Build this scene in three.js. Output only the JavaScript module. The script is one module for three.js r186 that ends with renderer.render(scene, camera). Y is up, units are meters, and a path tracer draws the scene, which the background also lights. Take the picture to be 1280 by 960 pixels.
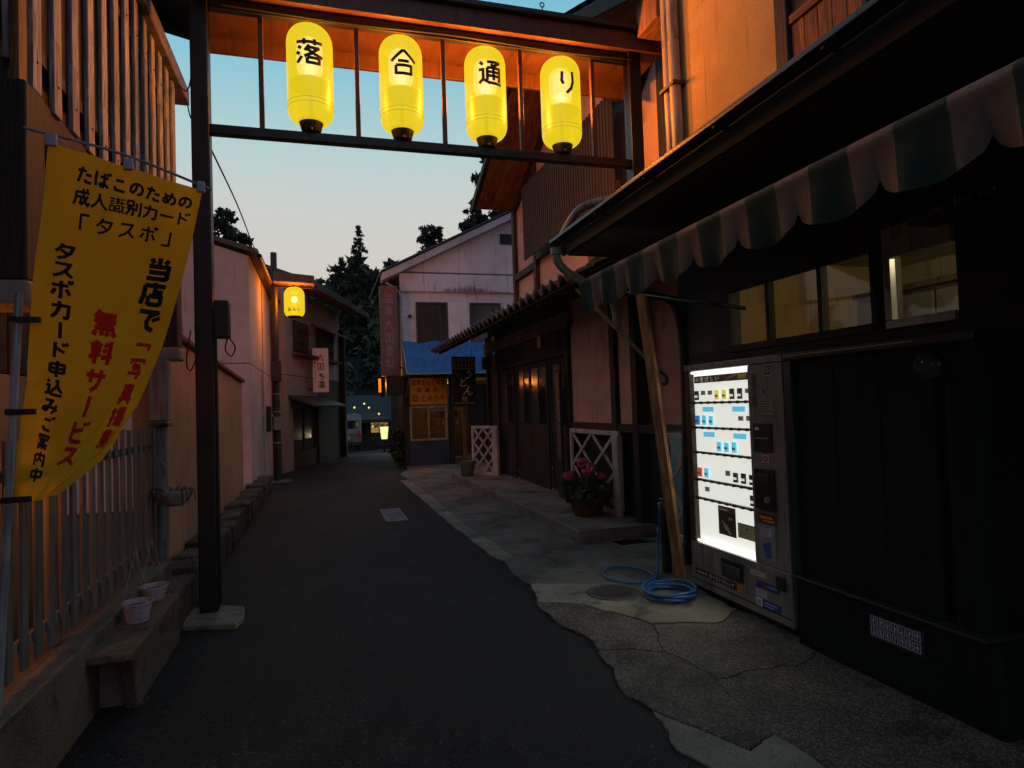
import * as THREE from 'three';
import { mergeGeometries } from 'three/addons/utils/BufferGeometryUtils.js';
import { RoundedBoxGeometry } from 'three/addons/geometries/RoundedBoxGeometry.js';
import { RectAreaLightUniformsLib } from 'three/addons/lights/RectAreaLightUniformsLib.js';
RectAreaLightUniformsLib.init();

// ------------------------------------------------------------------ camera, sky, sun, exposure
const rad = (d) => (d * Math.PI) / 180;
const scene = new THREE.Scene();
const camera = new THREE.PerspectiveCamera(61.93, 4 / 3, 0.05, 900);
camera.position.set(0, 1.58, 0);
camera.rotation.order = 'YXZ';
camera.rotation.set(rad(1.9), rad(-16.6), rad(-1.95));
const renderer = new THREE.WebGLRenderer({ antialias: true });
renderer.toneMapping = THREE.LinearToneMapping;
renderer.toneMappingExposure = 1.0;
renderer.shadowMap.enabled = true;

function lerpStops(stops, e) {
  for (let i = 1; i < stops.length; i++) if (e <= stops[i][0]) {
    const [a, b] = [stops[i - 1], stops[i]], t = (e - a[0]) / (b[0] - a[0]);
    return [1, 2, 3].map((k) => a[k] + (b[k] - a[k]) * t);
  }
  return stops[stops.length - 1].slice(1);
}
{ // clear dusk sky: pale after-glow low down the street, blue above, dull mauve opposite the glow
  const W = 512, H = 256, data = new Float32Array(W * H * 4);
  const ahead = [[-90, 0.05, 0.05, 0.06], [-1, 0.3, 0.27, 0.26], [0, 0.63, 0.57, 0.51], [12, 0.64, 0.6, 0.555], [17, 0.6, 0.62, 0.59], [22, 0.46, 0.63, 0.64], [28, 0.26, 0.56, 0.68], [36, 0.17, 0.47, 0.64], [55, 0.11, 0.32, 0.48], [90, 0.08, 0.22, 0.38]];
  const behind = [[-90, 0.05, 0.05, 0.06], [-1, 0.2, 0.18, 0.2], [0, 0.36, 0.29, 0.34], [12, 0.38, 0.31, 0.4], [25, 0.3, 0.3, 0.43], [40, 0.18, 0.28, 0.42], [55, 0.12, 0.25, 0.4], [90, 0.08, 0.22, 0.38]];
  for (let r = 0; r < H; r++) {
    const e = ((r + 0.5) / H - 0.5) * 180, A = lerpStops(ahead, e), B = lerpStops(behind, e);
    for (let c = 0; c < W; c++) {
      const az = ((c + 0.5) / W - 0.5) * 2 * Math.PI, toward = -Math.sin(az) * 0.95 + Math.cos(az) * 0.3; // glow lies down the street
      const k = THREE.MathUtils.smoothstep(toward, -0.5, 0.9);
      for (let i = 0; i < 3; i++) data[(r * W + c) * 4 + i] = B[i] + (A[i] - B[i]) * k;
      data[(r * W + c) * 4 + 3] = 1;
    }
  }
  const sky = new THREE.DataTexture(data, W, H, THREE.RGBAFormat, THREE.FloatType);
  sky.mapping = THREE.EquirectangularReflectionMapping;
  sky.magFilter = sky.minFilter = THREE.LinearFilter;
  sky.needsUpdate = true;
  scene.background = sky; scene.environment = sky;
}
const sun = new THREE.DirectionalLight(new THREE.Color(1, 0.72, 0.6), 0.05);
sun.position.set(12, 6, -40); sun.target.position.set(0, 0, -8);
sun.castShadow = true; sun.shadow.radius = 40;
Object.assign(sun.shadow.camera, { left: -30, right: 30, top: 30, bottom: -30, far: 120 });
scene.add(sun, sun.target);

// ------------------------------------------------------------------ helpers
const rng = (s) => () => { s = (s + 0x6d2b79f5) | 0; let t = Math.imul(s ^ (s >>> 15), 1 | s); t = (t + Math.imul(t ^ (t >>> 7), 61 | t)) ^ t; return ((t ^ (t >>> 14)) >>> 0) / 4294967296; };
const hash = (x, y, s) => { let h = Math.imul(x, 374761393) ^ Math.imul(y, 668265263) ^ Math.imul(s, 1274126177); h = Math.imul(h ^ (h >>> 13), 1274126177); return ((h ^ (h >>> 16)) >>> 0) / 4294967296; };
function vnoise(x, y, s, per) { // value noise, tiles every per cells
  const ix = Math.floor(x), iy = Math.floor(y), fx = x - ix, fy = y - iy, u = fx * fx * (3 - 2 * fx), v = fy * fy * (3 - 2 * fy);
  const w = (a) => per ? ((a % per) + per) % per : a;
  const a = hash(w(ix), w(iy), s), b = hash(w(ix + 1), w(iy), s), c = hash(w(ix), w(iy + 1), s), d = hash(w(ix + 1), w(iy + 1), s);
  return a + (b - a) * u + (c - a) * v + (a - b - c + d) * u * v;
}
function fbm(x, y, s, oct, per) { let a = 0.5, f = 1, t = 0, n = 0; for (let i = 0; i < oct; i++) { t += a * vnoise(x * f, y * f, s + i, per ? per * f : 0); n += a; a *= 0.55; f *= 2; } return t / n; }
const clamp = THREE.MathUtils.clamp, smooth = THREE.MathUtils.smoothstep;
function tex(n, fn, color = true) {
  const d = new Uint8Array(n * n * 4);
  for (let y = 0; y < n; y++) for (let x = 0; x < n; x++) {
    const c = fn(x / n, y / n, x, y), i = (y * n + x) * 4;
    if (typeof c === 'number') d[i] = d[i + 1] = d[i + 2] = clamp(c, 0, 1) * 255; else for (let k = 0; k < 3; k++) d[i + k] = clamp(c[k], 0, 1) * 255;
    d[i + 3] = 255;
  }
  const t = new THREE.DataTexture(d, n, n);
  t.wrapS = t.wrapT = THREE.RepeatWrapping; t.magFilter = THREE.LinearFilter; t.minFilter = THREE.LinearMipmapLinearFilter;
  if (color) t.colorSpace = THREE.SRGBColorSpace;
  t.needsUpdate = true;
  return t;
}
const scaled = (t, m) => { const c = t.clone(); c.repeat.set(1 / m, 1 / m); c.needsUpdate = true; return c; };
// plaster: fine grain, weathering blotches and run-off streaks
const texPlaster = scaled(tex(512, (u, v) => { const b = fbm(u * 5, v * 5, 1, 4, 5), s = fbm(u * 40, v * 2, 7, 3, 40), g = vnoise(u * 256, v * 256, 3, 256); const k = 0.86 + (b - 0.5) * 0.22 + (g - 0.5) * 0.08 - smooth(s, 0.62, 0.9) * 0.16; return [k, k * 0.985, k * 0.96]; }), 2.4);
const bumpPlaster = scaled(tex(512, (u, v) => 0.5 * fbm(u * 64, v * 64, 5, 3, 64) + 0.5 * fbm(u * 8, v * 8, 9, 3, 8), false), 2.4);
const texConcrete = scaled(tex(1024, (u, v) => { const b = fbm(u * 6, v * 6, 11, 5, 6), st = fbm(u * 14, v * 14, 17, 3, 14), g = vnoise(u * 420, v * 420, 13, 420), p = hash(Math.floor(u * 300), Math.floor(v * 300), 5); let k = 0.74 + (b - 0.5) * 0.5 + (g - 0.5) * 0.2 - smooth(st, 0.6, 0.85) * 0.22; if (p > 0.985) k *= 0.6; return [k, k * 0.98, k * 0.93]; }), 2.1);
const bumpConcrete = scaled(tex(512, (u, v) => 0.6 * vnoise(u * 160, v * 160, 21, 160) + 0.4 * fbm(u * 10, v * 10, 22, 4, 10), false), 1.3);
// exposed-aggregate concrete and asphalt: stones set in a binder
function stones(u, v, n, s) { // cellular: distance to the nearest stone and that stone's own number
  const x = u * n, y = v * n, ix = Math.floor(x), iy = Math.floor(y); let best = 9, id = 0;
  for (let j = -1; j <= 1; j++) for (let i = -1; i <= 1; i++) {
    const cx = (((ix + i) % n) + n) % n, cy = (((iy + j) % n) + n) % n, px = ix + i + 0.2 + 0.6 * hash(cx, cy, s), py = iy + j + 0.2 + 0.6 * hash(cx, cy, s + 1), d = Math.hypot(x - px, y - py);
    if (d < best) { best = d; id = hash(cx, cy, s + 2); }
  }
  return [best, id];
}
const texAsphalt = scaled(tex(1024, (u, v) => { const [d, id] = stones(u, v, 120, 31), [d2, id2] = stones(u, v, 46, 37), b = fbm(u * 5, v * 5, 33, 5, 5); let k = 0.44 + (b - 0.5) * 0.5 + (id - 0.5) * 0.6 * (1 - smooth(d, 0.25, 0.5)) - smooth(d, 0.4, 0.6) * 0.16; if (id2 > 0.8 && d2 < 0.3) k += 0.22; if (id > 0.982) k = 1; return [k * 1.04, k, k * 0.97]; }), 1.4);
const bumpAsphalt = scaled(tex(1024, (u, v) => { const [d, id] = stones(u, v, 120, 31); return (1 - smooth(d, 0.1, 0.6)) * (0.5 + 0.5 * id); }, false), 1.4);
const texGravel = scaled(tex(1024, (u, v) => { const [d, id] = stones(u, v, 90, 41), b = fbm(u * 6, v * 6, 43, 4, 6); const st = 1 - smooth(d, 0.3, 0.5); const k = 0.5 + (b - 0.5) * 0.4 + st * (id - 0.35) * 0.62; return [k * (1 + 0.06 * st), k * 0.97, k * (0.88 + 0.08 * id)]; }), 1.2);
const bumpGravel = scaled(tex(1024, (u, v) => { const [d, id] = stones(u, v, 90, 41); return (1 - smooth(d, 0.1, 0.6)) * (0.4 + 0.6 * id); }, false), 1.2);
// wood: grain runs along v
const texWood = scaled(tex(512, (u, v) => { const w = fbm(u * 8, v * 2, 51, 3, 8), r = Math.sin((u * 34 + w * 7) * Math.PI * 2) * 0.5 + 0.5, f = vnoise(u * 128, v * 8, 53, 128), k = 0.62 + r * 0.12 + (f - 0.5) * 0.34 + (w - 0.5) * 0.3; return [k, k * 0.95, k * 0.88]; }), 0.9);
const bumpWood = scaled(tex(512, (u, v) => vnoise(u * 128, v * 6, 53, 128) * 0.7 + 0.3 * fbm(u * 20, v * 3, 57, 2, 20), false), 0.9);
const texRust = scaled(tex(512, (u, v) => { const b = fbm(u * 7, v * 7, 61, 5, 7), g = vnoise(u * 90, v * 90, 62, 90), k = 0.7 + (g - 0.5) * 0.15; const r = smooth(b, 0.55, 0.75); return [k * (1 - r * 0.1), k * (1 - r * 0.4), k * (1 - r * 0.55)]; }), 0.9);
const texDirt = scaled(tex(512, (u, v) => { const b = fbm(u * 5, v * 5, 71, 5, 5), s = fbm(u * 30, v * 3, 73, 3, 30), k = 0.85 + (b - 0.5) * 0.34 - smooth(s, 0.55, 0.85) * 0.2; return [k, k, k * 0.97]; }), 1.1);
const texCloth = scaled(tex(256, (u, v, x, y) => { const k = 0.9 + ((x + y) % 4 < 2 ? 0.04 : -0.04) + (fbm(u * 6, v * 6, 81, 3, 6) - 0.5) * 0.3; return [k, k, k]; }), 0.5);

const lin = (r, g, b) => new THREE.Color().setRGB(r, g, b);
const mat = (c, o = {}) => new THREE.MeshStandardMaterial({ color: lin(...c), roughness: 0.85, side: THREE.DoubleSide, ...o });
const plaster = (c, o) => mat(c, { map: texPlaster, bumpMap: bumpPlaster, bumpScale: 0.004, roughness: 0.92, ...o });
const wood = (c, o) => mat(c, { map: texWood, bumpMap: bumpWood, bumpScale: 0.003, roughness: 0.75, ...o });
const painted = (c, o) => mat(c, { map: texDirt, roughness: 0.5, ...o });
const M = {
  asphalt: mat([0.066, 0.06, 0.062], { map: texAsphalt, bumpMap: bumpAsphalt, bumpScale: 0.01, roughness: 0.8, vertexColors: true }),
  dirt: mat([0.05, 0.045, 0.04], { map: texConcrete, roughness: 1 }),
  concrete: mat([0.25, 0.22, 0.195], { map: texConcrete, bumpMap: bumpConcrete, bumpScale: 0.006 }),
  palepatch: mat([0.37, 0.335, 0.285], { map: texConcrete, bumpMap: bumpConcrete, bumpScale: 0.004 }),
  gravel: mat([0.4, 0.35, 0.28], { map: texGravel, bumpMap: bumpGravel, bumpScale: 0.008 }),
  olivepatch: mat([0.36, 0.33, 0.23], { map: texConcrete, bumpMap: bumpConcrete, bumpScale: 0.005 }),
  kerb: mat([0.28, 0.24, 0.2], { map: texGravel, bumpMap: bumpGravel, bumpScale: 0.01 }),
  rustkerb: mat([0.3, 0.22, 0.14], { map: texRust, bumpMap: bumpConcrete, bumpScale: 0.006 }),
  blackmetal: painted([0.007, 0.008, 0.008], { roughness: 0.45 }),
  darkmetal: painted([0.03, 0.028, 0.026], { roughness: 0.5 }),
  redbrown: painted([0.11, 0.04, 0.02], { roughness: 0.55 }),
  greymetal: painted([0.3, 0.31, 0.33], { roughness: 0.45 }),
  alu: painted([0.5, 0.5, 0.48], { roughness: 0.35, metalness: 0.3 }),
  palewood: wood([0.42, 0.36, 0.3]),
  orangewood: wood([0.4, 0.2, 0.08]),
  darkwood: wood([0.045, 0.032, 0.024]),
  darkwood2: wood([0.06, 0.04, 0.028]),
  midwood: wood([0.13, 0.075, 0.045]),
  boards: wood([0.4, 0.15, 0.06]),
  soffit: wood([0.34, 0.17, 0.08]),
  salmon: plaster([0.58, 0.33, 0.21]),
  cream: plaster([0.42, 0.3, 0.18]),
  pinkwall: plaster([0.74, 0.45, 0.34]),
  white: plaster([0.74, 0.73, 0.83]),
  whiteL: plaster([0.66, 0.5, 0.46]),
  ochre: plaster([0.6, 0.4, 0.15]),
  grey: plaster([0.16, 0.16, 0.17]),
  darkwall: plaster([0.05, 0.05, 0.048]),
  whitepaint: painted([0.7, 0.62, 0.58], { roughness: 0.6 }),
  roof: mat([0.05, 0.048, 0.05], { map: texDirt, roughness: 0.6 }),
  brownmetal: painted([0.09, 0.05, 0.035], { roughness: 0.5 }),
  greenpipe: painted([0.24, 0.29, 0.21], { roughness: 0.45 }),
  olivepole: painted([0.3, 0.27, 0.1], { roughness: 0.5 }),
  pane: mat([0.012, 0.014, 0.015], { roughness: 0.08 }),
  paneGrey: mat([0.06, 0.06, 0.06], { roughness: 0.15 }),
  glass: new THREE.MeshPhysicalMaterial({ color: 0xffffff, transmission: 1, roughness: 0.04, thickness: 0, ior: 1.5, specularIntensity: 0.35, side: THREE.DoubleSide }),
  black: mat([0.006, 0.006, 0.006], { roughness: 0.7 }),
  greenpanel: new THREE.MeshPhysicalMaterial({ color: lin(0.006, 0.018, 0.014), map: texDirt, roughness: 0.7, specularIntensity: 0.3, side: THREE.DoubleSide }),
  hose: mat([0.02, 0.13, 0.32], { roughness: 0.35 }),
  terracotta: mat([0.2, 0.075, 0.035], { map: texDirt, roughness: 0.85 }),
  leaf: mat([0.035, 0.06, 0.022], { roughness: 0.7 }),
  leaf2: mat([0.05, 0.075, 0.03], { roughness: 0.7 }),
  needle: mat([0.03, 0.046, 0.03], { roughness: 0.9 }),
  needle2: mat([0.042, 0.06, 0.034], { roughness: 0.9 }),
  bark: wood([0.06, 0.04, 0.03]),
  petal: mat([0.4, 0.04, 0.06], { roughness: 0.6 }),
  petal2: mat([0.45, 0.08, 0.09], { roughness: 0.6 }),
};

// geometry helpers. fin(): uv in metres, each face mapped along its own plane; rot lays the grain along the other axis
function fin(g, rot = false) {
  if (g.index) g = g.toNonIndexed();
  g.computeVertexNormals === undefined;
  const p = g.attributes.position, n = g.attributes.normal, uv = new Float32Array(p.count * 2);
  for (let i = 0; i < p.count; i += 3) {
    let nx = 0, ny = 0, nz = 0;
    for (let k = 0; k < 3; k++) { nx += n.getX(i + k); ny += n.getY(i + k); nz += n.getZ(i + k); }
    nx = Math.abs(nx); ny = Math.abs(ny); nz = Math.abs(nz);
    for (let k = 0; k < 3; k++) {
      const x = p.getX(i + k), y = p.getY(i + k), z = p.getZ(i + k);
      let a, b;
      if (nx >= ny && nx >= nz) { a = z; b = y; } else if (ny >= nz) { a = x; b = z; } else { a = x; b = y; }
      uv[(i + k) * 2] = rot ? b : a; uv[(i + k) * 2 + 1] = rot ? a : b;
    }
  }
  g.setAttribute('uv', new THREE.BufferAttribute(uv, 2));
  for (const k of Object.keys(g.attributes)) if (!['position', 'normal', 'uv', 'color'].includes(k)) g.deleteAttribute(k);
  return g;
}
const bx = (x0, x1, y0, y1, z0, z1, r = 0.006, rot = false) => {
  const w = Math.abs(x1 - x0), h = Math.abs(y1 - y0), d = Math.abs(z1 - z0), q = Math.min(r, w * 0.45, h * 0.45, d * 0.45);
  const g = q > 0.0008 ? new RoundedBoxGeometry(w, h, d, 1, q) : new THREE.BoxGeometry(w, h, d);
  g.translate((x0 + x1) / 2, (y0 + y1) / 2, (z0 + z1) / 2);
  return fin(g, rot);
};
const V = (x, y, z) => new THREE.Vector3(x, y, z);
function beam(a, b, w, t, r = 0.004, up = V(0, 1, 0)) { // straight bar from a to b; w across, t thick
  const A = V(...a), B = V(...b), d = B.clone().sub(A), L = d.length();
  d.normalize();
  let s = new THREE.Vector3().crossVectors(d, Math.abs(d.dot(up)) > 0.98 ? V(1, 0, 0) : up).normalize();
  const u = new THREE.Vector3().crossVectors(s, d);
  const g = fin(new RoundedBoxGeometry(w, L, t, 1, Math.min(r, w * 0.4, t * 0.4)));
  g.applyMatrix4(new THREE.Matrix4().makeBasis(s, d, u).setPosition(A.add(B).multiplyScalar(0.5)));
  return g;
}
const tube = (pts, r, seg = 8, n = 0, closed = false) => fin(new THREE.TubeGeometry(new THREE.CatmullRomCurve3(pts.map((p) => V(...p)), closed), n || pts.length * 6, r, seg, closed));
const cyl = (x, y0, y1, z, r0, r1 = r0, seg = 14) => fin(new THREE.CylinderGeometry(r1, r0, y1 - y0, seg).translate(x, (y0 + y1) / 2, z));
const rod = (a, b, r, seg = 8) => { const A = V(...a), B = V(...b), d = B.clone().sub(A), L = d.length(); const g = fin(new THREE.CylinderGeometry(r, r, L, seg)); g.applyQuaternion(new THREE.Quaternion().setFromUnitVectors(V(0, 1, 0), d.normalize())); return g.translate(...A.add(B).multiplyScalar(0.5).toArray()); };
const lathe = (prof, x, y, z, seg = 28) => fin(new THREE.LatheGeometry(prof.map(([r, h]) => new THREE.Vector2(r, h)), seg).translate(x, y, z));
function prismX(poly, x0, x1, bevel = 0.004) { // polygon in (z, y), pushed along x
  const s = new THREE.Shape(poly.map(([z, y]) => new THREE.Vector2(-z, y)));
  const g = new THREE.ExtrudeGeometry(s, { depth: Math.abs(x1 - x0) - bevel * 2, bevelEnabled: bevel > 0, bevelThickness: bevel, bevelSize: bevel, bevelOffset: -bevel, bevelSegments: 1 });
  g.rotateY(Math.PI / 2).translate(Math.min(x0, x1) + bevel, 0, 0);
  return fin(g);
}
function prismZ(poly, z0, z1, bevel = 0.004, holes = []) { // polygon in (x, y), pushed along z
  const s = new THREE.Shape(poly.map(([x, y]) => new THREE.Vector2(x, y)));
  for (const h of holes) s.holes.push(new THREE.Path(h.map(([x, y]) => new THREE.Vector2(x, y))));
  const g = new THREE.ExtrudeGeometry(s, { depth: Math.abs(z1 - z0) - bevel * 2, bevelEnabled: bevel > 0, bevelThickness: bevel, bevelSize: bevel, bevelOffset: -bevel, bevelSegments: 1 });
  g.translate(0, 0, Math.min(z0, z1) + bevel);
  return fin(g);
}
const merge = (a) => { const c = a.some((g) => g.attributes.color); for (const g of a) { if (!c) g.deleteAttribute('color'); } return mergeGeometries(a); };

const taken = new Map();
const numbered = (n) => { const k = taken.get(n) ?? 0; taken.set(n, k + 1); return k ? n + '_' + String(k).padStart(3, '0') : n; };
function thing(name, label, category, o = [0, 0, 0], turn = 0, group) {
  const g = new THREE.Group(); g.name = numbered(name); g.position.set(...o); g.rotation.y = turn; scene.add(g);
  g.userData = { label, category }; if (group) g.userData.group = group;
  g.origin = turn ? [0, 0, 0] : o;
  return g;
}
function structure(name, label) { const g = new THREE.Group(); g.name = numbered(name); g.userData = { kind: 'structure', label }; g.origin = [0, 0, 0]; scene.add(g); return g; }
function part(name, geo, m, parent, label) { // geometry is given in the thing's world place (or in its own frame where it is turned)
  const root = parent, o = root.origin ?? [0, 0, 0];
  const g = Array.isArray(geo) ? merge(geo) : geo;
  if (o[0] || o[1] || o[2]) g.translate(-o[0], -o[1], -o[2]);
  const mesh = new THREE.Mesh(g, m); mesh.name = name; mesh.castShadow = mesh.receiveShadow = true;
  mesh.origin = o; if (label) mesh.userData.label = label;
  parent.add(mesh);
  return mesh;
}

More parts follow.
